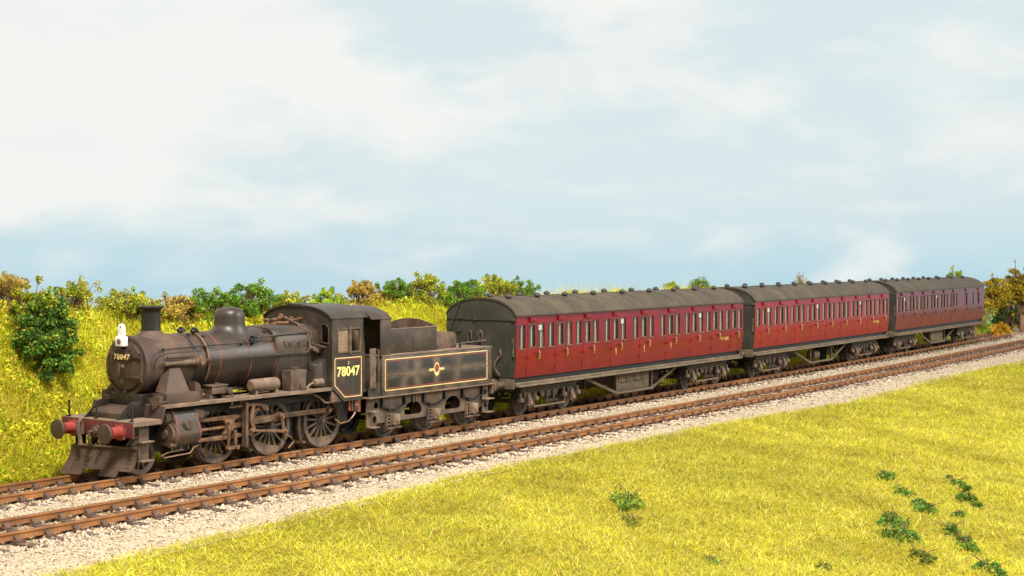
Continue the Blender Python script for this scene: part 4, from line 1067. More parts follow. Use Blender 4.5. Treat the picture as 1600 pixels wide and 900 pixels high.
# handrail, conduit, ejector
G().tube([(-1.86,-.77,2.55),(-1.86,-.80,2.72),(-1.80,-.79,2.88),(-1.66,-.77,2.985),(-1.4,-.74,3.03),(0.1,-.74,3.06),(1.66,-.77,3.07)], .018, 6).build('handrail', MT['soot'], Lq)
G().tube([(1.66,-.70,3.20),(2.6,-.78,3.22),(3.66,-.78,3.25)], .022, 6).build('regulator_rod', MT['soot'], Lq)
for x in (-1.5,-.1,1.2): G().cyl((x,-.66,3.02),(x,-.76,3.05),.026,n=8).build('handrail_stanchion', MT['soot'], Lq)
G().box(1.56,1.70,-.80,-.66,3.04,3.24).cyl((1.5,-.74,3.12),(1.78,-.74,3.12),.05,n=8).build('rod_bracket', MT['soot'], Lq)
G().box(-.34,3.56,-.878,-.835,2.665,2.745).build('pipe_casing', MT['black'], Lq, .008)
G().tube([(3.56,-.86,2.70),(3.66,-.88,2.78),(3.68,-.9,2.82)], .04, 6).build('steam_pipe', MT['black'], Lq)
G().tube([(3.58,-.88,2.66),(3.60,-.90,2.35),(3.62,-.92,2.22),(3.8,-.95,2.2)], .022, 6).build('drain_pipe', MT['soot'], Lq)
g = G().lathe([(.001,0),(.05,0),(.06,.08),(.055,.4),(.085,.85),(.085,.98),(.11,.99),(.11,1.10),(.06,1.11),(.06,1.2),(.001,1.2)], (-1.56,-.83,2.67), 'x', 14); g.build('ejector', MT['gear'], Lq)
G().lathe([(.15,-.04),(.15,.04),(.10,.05),(.10,.1),(.001,.1)], (-.40,-.86,2.69), 'y', 6, -1).build('ejector_nut', MT['copper'], Lq)
G().cyl((-1.45,-.80,2.82),(-.62,-.80,2.82),.03,n=8).build('ejector_rod', MT['soot'], Lq)
# ---- running boards and fittings
for sg in (-1, 1):
    G().box(-2.02, 4.10, sg*.64, sg*1.30, 1.685, 1.715).build('running_board', MT['dust'], Lq, .006)
    G().box(-2.02, 4.10, sg*1.29, sg*1.305, 1.63, 1.684).build('board_edge', MT['dust'], Lq, .003)
    # outside steam pipe casing
    rings = [[(-1.78,sg*.72,2.0),(-.98,sg*.72,2.0),(-.98,sg*1.10,1.96),(-1.78,sg*1.10,1.96)],[(-1.42,sg*.66,2.62),(-1.08,sg*.66,2.62),(-1.08,sg*.86,2.55),(-1.42,sg*.86,2.55)]]
    G().loft(rings).build('steam_pipe_casing', MT['smokebox'], Lq, .012)
    G().box(-1.84,-.74,sg*.68,sg*1.20,1.716,1.965).build('casing_base', MT['smokebox'], Lq, .015)
    G().prism([(-.68,1.72),(-.35,1.72),(-.5,2.12),(-.66,2.2)], 'y', sg*.70, sg*.95).build('pipe_bracket', MT['smokebox'], Lq, .01)
    for k, (x0, x1, z1) in enumerate(((-2.0,-1.92,1.86),)):
        G().box(x0, x1+.2, sg*.70, sg*.95, 1.716, z1).build('sand_filler', MT['smokebox'], Lq, .01)
G().box(-.28,.24,-1.16,-.86,1.85,2.04).box(-.31,.27,-1.18,-.84,2.04,2.075).build('lubricator', MT['gear'], Lq, .008)
G().box(-.30,-.18,-1.1,-.9,1.716,1.85).box(.12,.22,-1.1,-.9,1.716,1.85).cyl((.02,-1.0,2.07),(.02,-1.0,2.12),.05,n=8).build('lubricator_stand', MT['gear'], Lq)
G().cyl((.30,-1.22,1.90),(.30,-1.0,1.90),.09,n=12).tube([(.30,-1.22,1.9),(.34,-1.26,1.72),(.30,-1.26,1.55)], .022, 6).build('lubricator_drive', MT['gear'], Lq)
for z in (1.80,1.88): G().tube([(-.7,-.86,z),(.0,-.84,z),(1.1,-.84,z)], .014, 5).build('oil_pipe', MT['gear'], Lq)
G().lathe([(.001,-.50),(.12,-.50),(.165,-.46),(.172,-.44),(.172,.44),(.165,.46),(.12,.5),(.001,.5)], (1.68,-1.05,1.955), 'x', 24).build('air_reservoir', MT['dust'], Lq)
for x in (1.3,2.05): G().box(x-.04,x+.04,-1.18,-.92,1.716,1.82).build('reservoir_foot', MT['dust'], Lq)
bx = G().box(2.55,3.15,-1.22,-.88,1.716,2.27).build('tool_box', MT['gear'], Lq, .012)
G().cyl((2.85,-1.05,2.27),(2.85,-1.05,2.35),.10,n=14).build('lid', MT['gear'], bx); G().cyl((3.0,-1.22,1.84),(3.0,-1.25,1.84),.10,n=16).build('valve_face', MT['gear'], bx)
G().lathe([(.001,-.17),(.08,-.17),(.10,-.15),(.10,.15),(.08,.17),(.001,.17)], (3.70,-1.15,1.88), 'x', 16).tube([(3.54,-1.15,1.88),(3.38,-1.15,1.85),(3.25,-1.12,1.75)], .028, 6).build('steam_trap', MT['dust'], Lq)
G().loft([[(3.60,-.82,1.72),(4.09,-.82,1.72),(4.09,-1.16,1.72),(3.66,-1.10,1.72)],[(3.60,-.80,2.38),(4.09,-.80,2.52),(4.09,-1.12,2.50),(3.72,-1.02,2.36)]]).build('injector_casing', MT['black'], Lq, .03)
for k in range(3):
    r_ = .12+.02*k; G().tube([(-1.95+.16*math.cos(t)*1.3+.02*k, -1.02+r_*math.sin(t)*1.2, 1.73+.03*k) for t in np.linspace(0, 2*PI, 14)[:-1]], .018, 5, closed=True).build('coiled_hose', MT['gear'], Lq)
G().box(-2.0,-1.86,-1.12,-.92,1.74,1.92).build('sand_box_lid', MT['gear'], Lq, .01)
# ---- cab
X0, X1 = 4.10, 5.42
def cab_arc(n=18, W_=1.31, H_=.36, z0=3.62, p=2.6):
    return [(W_*(-1+2*i/n), z0+H_*(1-abs(-1+2*i/n)**p)**.78) for i in range(n+1)]
w1 = rrect(4.33,4.79,2.67,3.32,.03); w2 = rrect(4.87,5.26,2.67,3.32,.03)
for sg in (-1, 1):
    cs = plate(G(), [(X0,1.70),(4.60,1.29),(X1,1.29),(X1,3.62),(X0,3.62)], [w1, w2], 'y', sg*1.30, sg*1.27).build('cab_side', MT['black'], Lq)
    plate(G(), rrect(4.305,5.285,2.645,3.345,.04), [rrect(4.345,4.775,2.685,3.305,.02), rrect(4.885,5.245,2.685,3.305,.02)], 'y', sg*1.302, sg*1.322).build('window_frame', MT['gear'], cs)
    G().box(4.335,4.785,sg*1.288,sg*1.282,2.675,3.315).build('pane', MT['glass'], cs)
    G().box(4.347,4.773,sg*1.2895,sg*1.2955,2.687,3.303).build('sliding_shutter', MT['pot'], cs)
    if sg > 0: G().box(4.88,5.25,1.27,1.285,2.66,3.32).build('far_opening_blocker', MT['soot'], cs)  # added on the unseen side so the near cab opening stays dark
    G().box(4.79,4.87,sg*1.302,sg*1.345,2.60,3.37).build('glare_shield', MT['gear'], cs, .006)
    pl = [(4.20,1.80),(4.64,1.40),(5.35,1.40),(5.35,2.52),(4.20,2.52)]
    # rounded corners for the lined panel
    pr_ = [(4.20,1.77),(4.215,1.74),(4.615,1.405),(4.65,1.395),(5.31,1.395),(5.34,1.405),(5.35,1.435),(5.35,2.48),(5.34,2.51),(5.31,2.52),(4.24,2.52),(4.21,2.51),(4.20,2.48)]
    outline(pr_, .026, sg*1.3015, sg*1.306).build('lining', MT['cream'], cs)
    q = [(4.25,1.795),(4.655,1.445),(5.30,1.445),(5.30,2.47),(4.25,2.47)]; outline(q, .014, sg*1.3015, sg*1.305).build('lining', MT['linered'], cs)
    g = G()
    for k in range(34):
        for xx in (X0+.025,): g.lathe([(.012,0),(.011,.008),(.001,.011)], (xx, sg*1.30, 1.75+.055*k), 'y', 6, sg)
    for k in range(22): g.lathe([(.008,0),(.008,.006),(.001,.008)], (4.5+.035*k, sg*1.30, 1.62), 'y', 6, sg)
    o = g.build('rivets', MT['gear'], cs); o['kind'] = 'stuff'
    if sg < 0:
        o = obj('cab_number', text_mesh('78047', .255, .009, .003, 1.04), MT['yellow'], cs, 'pale yellow cab figures 78047'); o.location = (4.775, -1.305, 2.115); o.rotation_euler = (PI/2, 0, 0)
        o = obj('power_class', text_mesh('2', .07, .004, .002), MT['cream'], cs); o.location = (4.79, -1.304, 2.36); o.rotation_euler = (PI/2, 0, 0)
spec = [[(sg*.92,2.96),(sg*1.17,2.94),(sg*1.17,3.36),(sg*1.06,3.46),(sg*.92,3.42)] for sg in (-1, 1)]
spec[0] = spec[0]; pf_ = [(-1.27,1.72),(1.27,1.72)]+cab_arc(18,1.285,.345,3.60)[::-1]
cf_ = plate(G(), pf_, spec, 'x', X0+.03, X0+.002).build('cab_front', MT['black'], Lq)
for q in spec:
    G().prism(q, 'x', X0+.018, X0+.012).build('pane', MT['glass'], cf_)
    ccw = q if q[0][0] < 0 and False else q
    big = [((a-sum(p[0] for p in q)/5)*1.12+sum(p[0] for p in q)/5, (b-sum(p[1] for p in q)/5)*1.08+sum(p[1] for p in q)/5) for a, b in q]
    plate(G(), big, [q], 'x', X0-.02, X0).build('window_frame', MT['gear'], cf_)
ro = cab_arc(22,1.325,.365,3.615); ri = cab_arc(22,1.29,.335,3.605)
rf = G().prism(ro+ri[::-1], 'x', 4.06, 5.62).build('cab_roof', MT['black'], Lq, ang=40)
G().box(4.2,4.95,-.05,.55,3.972,4.0).build('roof_hatch', MT['soot'], rf, .006)
G().box(4.14,5.6,-1.25,1.25,1.50,1.56).build('cab_floor', MT['soot'], Lq)
G().prism([(-.75,1.56),(.75,1.56),(.75,2.9),(.4,3.3),(-.4,3.3),(-.75,2.9)], 'x', 4.16, 4.4).build('backhead', MT['soot'], Lq, .02)
G().box(4.12,5.4,-1.26,-1.2,1.30,1.6).box(4.12,5.4,1.2,1.26,1.30,1.6).build('cab_support', MT['gear'], Lq)
# under-cab: steps, injector pipe
st = plate(G(), [(4.92,1.30),(5.42,1.30),(5.42,.92),(4.92,1.0)], [], 'y', -1.20, -1.17).build('step_plate', MT['linered'], Lq)
G().box(5.0,5.05,-1.24,-1.19,1.0,1.28).box(5.13,5.18,-1.24,-1.19,1.0,1.28).build('bracket', MT['gear'], st)
G().lathe([(.001,0),(.08,0),(.09,.05),(.09,.16),(.06,.2),(.001,.2)], (5.20,-1.22,.98), 'z', 12).build('injector', MT['gear'], Lq)
G().tube([(5.2,-1.22,1.0),(5.1,-1.22,.85),(4.9,-1.2,.70),(4.6,-1.15,.66),(4.45,-1.1,.80)], .025, 6).build('injector_pipe', MT['rod'], Lq)
G().tube([(3.0,-1.12,1.60),(3.5,-1.12,1.58),(3.75,-1.15,1.45),(3.95,-1.18,1.30),(4.5,-1.18,1.27)], .03, 7).build('injector_pipe', MT['gear'], Lq)

# ---- wheels
def make_wheel(parent, x, sg, r, nsp, crank=None, weight=True, hubr=.15):
    w = pempty('wheel', parent, (x, sg*.0, r))
    y0, y1 = sg*.645, sg*.765
    G().lathe([(r-.13,.0),(r-.13,.11),(r-.115,.12),(r-.008,.12),(r,.11),(r,.04),(r+.035,.025),(r+.035,.0),(r-.1,-.01)], (0, y0, 0), 'y', 48, sg).build('tyre', MT['gear'], w, ang=40)
    G().lathe([(.001,-.02),(hubr,-.02),(hubr,.10),(hubr*.8,.13),(hubr*.55,.14),(hubr*.5,.17),(.001,.17)], (0, y0, 0), 'y', 24, sg).build('hub', MT['gear'], w, ang=40)
    g = G()
    for k in range(nsp):
        a = 2*PI*k/nsp+.1; c, s = math.cos(a), math.sin(a)
        def pt(rr, tt): return (rr*c-tt*s, rr*s+tt*c)
        a0, a1, b0, b1 = pt(hubr*.9,-.034), pt(hubr*.9,.034), pt(r-.12,-.021), pt(r-.12,.021)
        g.prism([a0, b0, b1, a1], 'y', y0+sg*.025, y0+sg*.085)
    o = g.build('spokes', MT['gear'], w)
    if weight:
        a0 = -PI/2-.85+weight*1.0; pts = []
        for i in range(15): t = a0+1.7*i/14; pts.append(((r-.11)*math.cos(t), (r-.11)*math.sin(t)))
        p0, p1 = Vector(pts[0]), Vector(pts[-1])
        for i in range(1, 8): u = i/8; m = p1.lerp(p0, u); pts.append(tuple(m*(1+.10*math.sin(PI*u))))
        G().prism(pts, 'y', y0+sg*.02, y0+sg*.10).build('balance_weight', MT['gear'], w)
    if crank:
        G().prism(circ(crank[0], crank[1], .115, 12)+[], 'y', y0+sg*.08, y0+sg*.15).build('crank_boss', MT['gear'], w)
        G().cyl((crank[0], y0, crank[1]), (crank[0], sg*1.0, crank[1]), .055, n=12).build('crank_pin', MT['rod'], w)
    return w
CR = (.09, .29)
DX = (.24, 2.22, 4.29)
for k, x in enumerate(DX):
    for sg in (-1, 1): make_wheel(Lq, x, sg, .762, 15, CR if sg < 0 else (-.29,.09), weight=(-.35 if k == 0 else -.25 if k == 1 else -.001))
    G().cyl((x,-.64,.762),(x,.64,.762),.09,n=12).build('axle', MT['soot'], Lq)
for sg in (-1, 1): make_wheel(Lq, -2.28, sg, .457, 10, None, False, .11)
G().cyl((-2.28,-.64,.457),(-2.28,.64,.457),.08,n=12).build('axle', MT['soot'], Lq)
G().box(-2.6,-1.2,-.35,.35,.45,.7).build('pony_truck', MT['soot'], Lq, .02)
# brake blocks + hangers between the wheels
for x in (1.36, 3.42):
    for sg in (-1, 1):
        bk = G().prism([(x-.02,.30),(x+.08,.30),(x+.0,.62),(x+.02,.98),(x-.08,.98),(x-.10,.62)], 'y', sg*.66, sg*.74).build('brake_block', MT['gear'], Lq, .006)
        G().tube([(x-.05,sg*.72,1.5),(x-.05,sg*.72,.62),(x+.1,sg*.72,.22)], .026, 6).build('hanger', MT['gear'], bk)
    G().box(x-.02,x+.10,-.85,.85,.20,.26).build('brake_beam', MT['gear'], Lq)
G().tube([(2.62,-.80,.75),(2.72,-.85,.52),(2.9,-.9,.42),(2.98,-.9,.3),(2.72,-.95,.16)], .024, 6).build('sand_pipe', MT['rod'], Lq)
G().tube([(-.40,-.80,.72),(-.35,-.82,.45),(-.15,-.8,.20)], .024, 6).build('sand_pipe', MT['rod'], Lq)
G().box(-1.2,5.0,-.80,-.76,1.35,1.50).build('spring_beam', MT['soot'], Lq)
for x in DX:
    for sg in (-1,):
        G().prism([(x-.45,1.30),(x+.45,1.30),(x+.12,1.42),(x-.12,1.42)], 'y', -.70, -.60).build('leaf_spring', MT['gear'], Lq)
# ---- cylinders + motion
def tri_hull(c1_, r1_, c2_, r2_, n=24):
    # hull of two circles one above the other
    pts = []
    for i in range(n//2+1): t = PI*i/(n//2); pts.append((c2_[0]+r2_*math.cos(t), c2_[1]+r2_*math.sin(t)))
    for i in range(n//2+1): t = PI+PI*i/(n//2); pts.append((c1_[0]+r1_*math.cos(t), c1_[1]+r1_*math.sin(t)))
    return pts
for sg in (-1, 1):
    yc = sg*1.0
    cy_ = G().prism(tri_hull((yc, .98), .335, (yc-sg*.02, 1.34), .215), 'x', -1.56, -.86).build('cylinder', MT['black'], Lq, ang=40)
    for x in (-1.58, -.88): G().prism(tri_hull((yc, .98), .342, (yc-sg*.02, 1.34), .222), 'x', x, x+.065).build('red_band', MT['band'], cy_, ang=40)
    G().lathe([(.33,0),(.33,.05),(.29,.06),(.28,.13),(.12,.14),(.11,.18),(.001,.18)], (-1.58, yc, .96), 'x', 28, -1).build('front_cover', MT['gear'], cy_)
    G().lathe([(.21,0),(.21,.04),(.18,.05),(.16,.22),(.10,.24),(.001,.24)], (-1.58, yc-sg*.02, 1.36), 'x', 24, -1).build('valve_cover', MT['gear'], cy_)
    G().lathe([(.21,0),(.19,.05),(.17,.28),(.09,.36),(.05,.55),(.001,.55)], (-.815, yc-sg*.02, 1.36), 'x', 24).build('valve_tail', MT['gear'], cy_)
    G().lathe([(.33,0),(.30,.05),(.12,.07),(.11,.16),(.001,.16)], (-.815, yc, .96), 'x', 28).build('rear_cover', MT['gear'], cy_)
    G().cyl((-1.24,sg*1.335,1.18),(-1.24,sg*1.352,1.18),.11,n=20).build('inspection_cover', MT['gear'], cy_)
    G().cyl((-1.75,sg*1.18,.70),(-1.55,sg*1.18,.70),.06,n=10).build('relief_valve', MT['rod'], cy_)
    for x in (-1.5,-1.2,-.95): G().cyl((x,yc,.52),(x,yc,.70),.03,n=8).build('drain_cock', MT['rod'], cy_)
    g = G().tube([(-1.95,sg*1.22,.42),(-1.5,sg*1.22,.44),(-1.1,sg*1.22,.45),(-.95,sg*1.2,.58),(-.7,sg*1.1,.60)], .02, 6).tube([(-1.95,sg*1.22,.42),(-1.93,sg*1.1,.46),(-1.7,sg*1.1,.52),(-1.2,sg*1.1,.54)], .018, 6)
    g.build('drain_pipes', MT['rod'], cy_)
    # slide bars, crosshead, rods
    for z in (1.20, .70): G().prism([(-.72,z-.035),(.15,z-.06),(.85,z-.045),(.85,z+.045),(.15,z+.05),(-.72,z+.03)], 'y', yc-.06, yc+.06).build('slide_bar', MT['rod'], Lq, .006)
    G().cyl((-.70,yc,.95),(.30,yc,.95),.042,n=10).build('piston_rod', MT['rod'], Lq)
    xh = G().prism([(.22,1.14),(.62,1.14),(.54,1.0),(.54,.88),(.62,.77),(.22,.77),(.30,.88),(.30,1.0)], 'y', yc-.09, yc+.09).build('crosshead', MT['rod'], Lq, .012)
    G().cyl((.42,yc,.95),(.42,yc+sg*.16,.95),.075,n=14).build('gudgeon_pin', MT['rod'], xh)
    G().prism([(.28,1.10),(.36,1.12),(.30,.42),(.22,.42)], 'y', sg*1.15, sg*1.19).build('combination_lever', MT['rod'], Lq, .006)
    G().prism([(.50,.86),(.58,.86),(.60,.42),(.52,.42)], 'y', sg*1.12, sg*1.16).build('drop_link', MT['rod'], Lq, .006)
    G().prism([(.20,.39),(.62,.37),(.62,.46),(.20,.47)], 'y', sg*1.14, sg*1.18).build('union_link', MT['rod'], Lq, .006)
    for (x, z) in ((.26,.43),(.57,.42),(.32,1.08)): G().cyl((x,sg*1.12,z),(x,sg*1.23,z),.05,n=10).build('pin', MT['rod'], Lq)
    # motion bracket + expansion link
    mb = plate(G(), [(.84,.40),(.98,.40),(1.02,.9),(.98,1.62),(.74,1.62),(.84,1.4)], [], 'y', sg*1.10, sg*1.07).build('motion_bracket', MT['gear'], Lq, .005)
    G().box(.86,.94,sg*.62,sg*1.2,.40,.44).box(.86,.94,sg*1.10,sg*1.22,.45,1.55).build('web', MT['gear'], mb)
    G().box(.90,1.9,sg*.62,sg*.70,1.32,1.55).build('link_bracket', MT['gear'], Lq)
    el = [(1.22+.05*math.sin(t)*0+.55-.55*math.cos(t*.9), 1.14+.36*t) for t in np.linspace(-1, 1, 9)]
    el = [(1.10+.10*(t*t), 1.14+.36*t) for t in np.linspace(-1,1,9)]+[(1.22+.10*(t*t), 1.14+.36*t) for t in np.linspace(1,-1,9)]
    G().prism(el, 'y', sg*1.06, sg*1.14).build('expansion_link', MT['rod'], Lq, .006)
    G().prism([(1.10,.80),(1.20,.78),(1.14,.66),(1.06,.68)], 'y', sg*1.05, sg*1.13).build('link_foot', MT['rod'], Lq)
    G().prism([(.30,1.08),(.30,1.14),(1.6,1.38),(1.6,1.30)], 'y', sg*1.04, sg*1.08).build('radius_rod', MT['rod'], Lq, .006)
    G().tube([(.35,sg*1.10,1.46),(1.3,sg*1.12,1.47),(1.7,sg*1.12,1.40)], .035, 8).build('reversing_rod', MT['rod'], Lq)
    G().prism([(1.48,1.44),(1.75,1.40),(1.80,1.26),(1.60,1.28)], 'y', sg*1.02, sg*1.14).build('lifting_arm', MT['rod'], Lq, .01)
    # rods: one in phase on this side
    cr = CR if sg < 0 else (-.29,.09)
    p = [(x+cr[0], .762+cr[1]) for x in DX]
    def rod(a, b, w0, w1, y0, y1, name, ends=.10):
        a = Vector(a); b = Vector(b); d = (b-a).normalized(); n_ = Vector((-d.y, d.x)); L_ = (b-a).length; o = []
        for i in range(9): t = -PI/2+PI*i/8; q = b+d*(ends*math.cos(t))+n_*(ends*math.sin(t)); o.append(q)
        o += [b-d*ends*1.5+n_*w1, a+d*ends*1.5+n_*w0]
        for i in range(9): t = PI/2+PI*i/8; q = a+d*(ends*math.cos(t))+n_*(ends*math.sin(t)); o.append(q)
        o += [a+d*ends*1.5-n_*w0, b-d*ends*1.5-n_*w1]
        r_ = G().prism([tuple(q) for q in o], 'y', y0, y1).build(name, MT['rod'], Lq, .008)
        fl = [tuple(a+d*.28+n_*w0*.45), tuple(b-d*.28+n_*w1*.45), tuple(b-d*.28-n_*w1*.45), tuple(a+d*.28-n_*w0*.45)]
        if name != 'eccentric_rod': G().prism(fl, 'y', y1, y1+sg*.004).build('flute', MT['gear'], r_)
        for c in (a, b): G().cyl((c.x, y0, c.y), (c.x, y1+sg*.05, c.y), ends*.62, n=14).build('bush', MT['rod'], r_)
        return r_
    rod(p[0], p[1], .065, .065, sg*.86, sg*.92, 'coupling_rod', .12); rod(p[1], p[2], .065, .065, sg*.865, sg*.925, 'coupling_rod', .12)
    rod((.42,.95), p[1], .065, .085, sg*.96, sg*1.03, 'connecting_rod', .13)
    rc = (2.40, .66) if sg < 0 else (p[1][0]+.3, p[1][1]-.2)
    rod(p[1], rc, .05, .045, sg*1.07, sg*1.12, 'return_crank', .085)
    rod((1.12,.80), rc, .03, .04, sg*1.14, sg*1.18, 'eccentric_rod', .06)
# head lamp stands on its iron: a thing of its own
lm = Matrix.Translation(on_track(S_L)) @ Matrix.Rotation(ch(S_L), 4, 'Z') @ Vector((-2.20, .02, 3.10))
hl_ = thing('head_lamp', 'white head lamp on the iron above the smokebox door', 'lamp', lm, ch(S_L))
G().box(-.08,.08,-.145,.145,.02,.26).build('lamp_body', MT['white'], hl_, .02)
G().prism([(-.11,.262),(.11,.262)]+[(.11*math.cos(t), .47+.11*math.sin(t)) for t in np.linspace(0, PI, 11)], 'x', -.03, .03).build('disc_plate', MT['white'], hl_, .008)
G().cyl((-.10,0,.14),(-.078,0,.14),.065,n=16).build('lens', MT['dust'], hl_)
G().cyl((-.036,0,.50),(-.03,0,.50),.022,n=8).build('rivet', MT['gear'], hl_)
G().box(-2.22,-2.17,-.02,.04,3.0,3.12).box(-2.2,-2.02,-.02,.04,3.0,3.03).build('lamp_iron', MT['soot'], Lq)

# ============================================================ TENDER
S_T = -5.0
tend = thing('locomotive_tender', 'weathered black lined tender with emblem between cab and first coach', 'tender', on_track(S_T), ch(S_T))
class GT(G):
    def build(s, name, mat, parent=None, bev=0.0, ang=35, label=None):
        s.v = [(x-8.0, y, z) for x, y, z in s.v] ; return G.build(s, name, mat, parent, bev, ang, label)
T_ = tend
GT().box(6.34,11.83,-1.25,1.25,1.30,2.44).build('tank', MT['tank'], T_, .012)
GT().box(6.32,11.86,-1.262,1.262,2.441,2.475).build('tank_top', MT['dust'], T_, .006)
GT().box(5.75,11.95,-1.27,1.27,1.255,1.295).build('footplate', MT['dust'], T_, .006)
for sg in (-1, 1):
    y = sg*1.25
    lo = rrect(6.46,11.60,1.43,2.36,.05)
    g = plate(GT(), lo, [inset(lo, .030)], 'y', y+sg*.0015, y+sg*.006); ln_ = g.build('lining', MT['cream'], T_)
    l2 = [(6.52,1.49),(11.54,1.49),(11.54,2.30),(6.52,2.30)]; plate(GT(), l2, [inset(l2, .02)], 'y', y+sg*.0015, y+sg*.005).build('lining', MT['linered'], T_)
    g = GT()
    for k in range(94): g.lathe([(.015,0),(.013,.010),(.001,.013)], (6.40+.058*k, y, 1.885), 'y', 6, sg)
    for xx in (7.30,7.42,7.95,8.07,8.94,9.93,10.05,11.68):
        for k in range(16): g.lathe([(.015,0),(.013,.010),(.001,.013)], (xx, y, 1.42+.064*k), 'y', 6, sg)
    o = g.build('rivets', MT['dust'], T_); o['kind'] = 'stuff'
    # emblem: oval with a red figure, crown band below and a bar on either side
    e1 = [(8.945+.135*math.cos(t), 1.92+.205*math.sin(t)) for t in np.linspace(0, 2*PI, 25)[:-1]]
    em = plate(GT(), e1, [], 'y', y+sg*.002, y+sg*.008).build('emblem', MT['cream'], T_, label='oval railway emblem in cream, red and yellow')
    GT().box(8.57,8.80,y+sg*.002,y+sg*.0075,1.875,1.955).build('emblem_bar', MT['cream'], em); GT().box(9.09,9.32,y+sg*.002,y+sg*.0075,1.875,1.955).build('emblem_bar', MT['cream'], em)
    e2 = [(8.945+.098*math.cos(t), 1.955+.125*math.sin(t)) for t in np.linspace(0, 2*PI, 21)[:-1]]
    plate(GT(), e2, [], 'y', y+sg*.0085, y+sg*.011).build('emblem_field', MT['redbeam'], em)
    li = [(8.87,1.91),(8.89,1.98),(8.93,2.0),(8.93,2.05),(8.98,2.05),(8.97,1.99),(9.01,1.97),(9.02,1.90),(8.99,1.90),(8.97,1.94),(8.91,1.94),(8.90,1.90)]
    plate(GT(), li, [], 'y', y+sg*.0115, y+sg*.013).build('emblem_figure', MT['red'], em)
    plate(GT(), rrect(8.865,9.025,1.745,1.805,.02), [], 'y', y+sg*.0085, y+sg*.011).build('emblem_wheel', MT['yellow'], em)
# coal bunker
bk = GT().box(7.02,9.28,-1.0,-.965,2.476,3.185); bk.box(7.02,9.28,.965,1.0,2.476,3.185)
for sg in (-1, 1):
    b_ = GT().box(7.02,9.28,sg*1.0,sg*.965,2.476,3.185).build('bunker_side', MT['black'], T_, .006)
    GT().box(7.0,9.30,sg*1.012,sg*.955,3.187,3.215).build('rim', MT['dust'], b_)
    g = GT()
    for xx in (7.13,7.21,8.0,8.08,9.0,9.08):
        for k in range(10): g.lathe([(.014,0),(.012,.009),(.001,.012)], (xx, sg*1.0, 2.55+.065*k), 'y', 6, sg)
    o = g.build('rivets', MT['gear'], b_); o['kind'] = 'stuff'
arc_ = [(-1.0+2.0*i/16, 3.19+.235*(1-((-1+2*i/16))**2)) for i in range(17)]
GT().prism([(1.0,2.476),(-1.0,2.476)]+arc_, 'x', 9.245, 9.275).build('bunker_rear', MT['gear'], T_)
GT().box(7.05,9.24,-.96,.96,2.476,2.62).build('bunker_floor', MT['soot'], T_)
rg = random.Random(5); g = GT()
for k in range(60):
    c = (rg.uniform(7.1,8.9), rg.uniform(-.85,.85)); r_ = rg.uniform(.09,.19); zz = 2.62+rg.uniform(0,.08)
    g.lathe([(.001,-r_*.8),(r_*.8,-r_*.5),(r_,0),(r_*.7,r_*.55),(.001,r_*.75)], (c[0],c[1],zz), 'z', 6)
cl_ = g.build('coal', MT['coal'], T_); cl_['kind'] = 'stuff'
GT().cyl((7.08,-.72,3.10),(7.25,-.55,3.24),.08,n=8).build('lamp', MT['white'], T_); GT().cyl((6.98,-.80,3.0),(6.98,-.80,3.26),.06,n=8).build('lamp', MT['soot'], T_)
# dome box, filler, fire irons
GT().prism([(9.30,2.476),(10.60,2.476),(10.60,2.80),(10.55,2.90),(10.45,2.965),(10.30,2.985),(9.30,2.985)], 'y', -.78, .78).build('water_dome', MT['gear'], T_, .03)
fl = GT().lathe([(.19,0),(.19,.20),(.225,.205),(.225,.245),(.15,.27),(.001,.28)], (11.10,0,2.476), 'z', 28).build('water_filler', MT['gear'], T_)
GT().tube([(11.05,-.25,2.78),(11.1,-.15,2.86),(11.1,.15,2.86),(11.05,.25,2.78)], .02, 6).build('handle', MT['gear'], fl)
GT().tube([(10.3,-.95,2.60),(11.3,-.93,2.63),(12.0,-.90,2.64)], .022, 6).build('fire_iron', MT['gear'], T_)
GT().cyl((10.55,-.95,2.476),(10.55,-.95,2.64),.04,n=8).tube([(11.75,-1.0,2.48),(11.65,-.92,2.68),(11.8,-.84,2.48)], .022, 6).build('iron_rest', MT['soot'], T_)
# shelter over the tender front
for sg in (-1, 1):
    GT().box(6.26,6.745,sg*1.25,sg*1.22,2.477,3.53).build('shelter_side', MT['black'], T_, .006)
    GT().box(5.80,6.07,sg*1.25,sg*1.22,1.55,2.70).build('cab_door', MT['frame'], T_, .012)
    GT().box(5.78,6.34,sg*1.20,sg*1.17,1.296,1.7).build('front_sheet', MT['black'], T_)
    GT().tube([(6.12,sg*1.26,2.66),(6.12,sg*1.30,2.64),(6.12,sg*1.30,1.42),(6.12,sg*1.26,1.40)], .02, 6).build('handrail', MT['gear'], T_)
    GT().tube([(11.72,sg*1.25,2.30),(11.72,sg*1.29,2.28),(11.72,sg*1.29,1.50),(11.72,sg*1.25,1.48)], .018, 6).build('handrail', MT['gear'], T_)
a1 = cab_arc(22,1.27,.37,3.53); a2 = cab_arc(22,1.23,.34,3.52)
GT().prism(a1+a2[::-1], 'x', 5.86, 6.76).build('shelter_roof', MT['black'], T_, ang=40)
GT().prism([(-1.21,2.477),(1.21,2.477)]+cab_arc(18,1.215,.335,3.52)[::-1], 'x', 6.715, 6.74).build('shelter_back', MT['black'], T_)
GT().cyl((6.2,-.45,1.4),(6.2,-.45,3.2),.22,n=18).build('locker', MT['frame'], T_)
GT().box(5.5,6.3,-1.1,1.1,1.45,1.50).build('fall_plate', MT['soot'], T_)
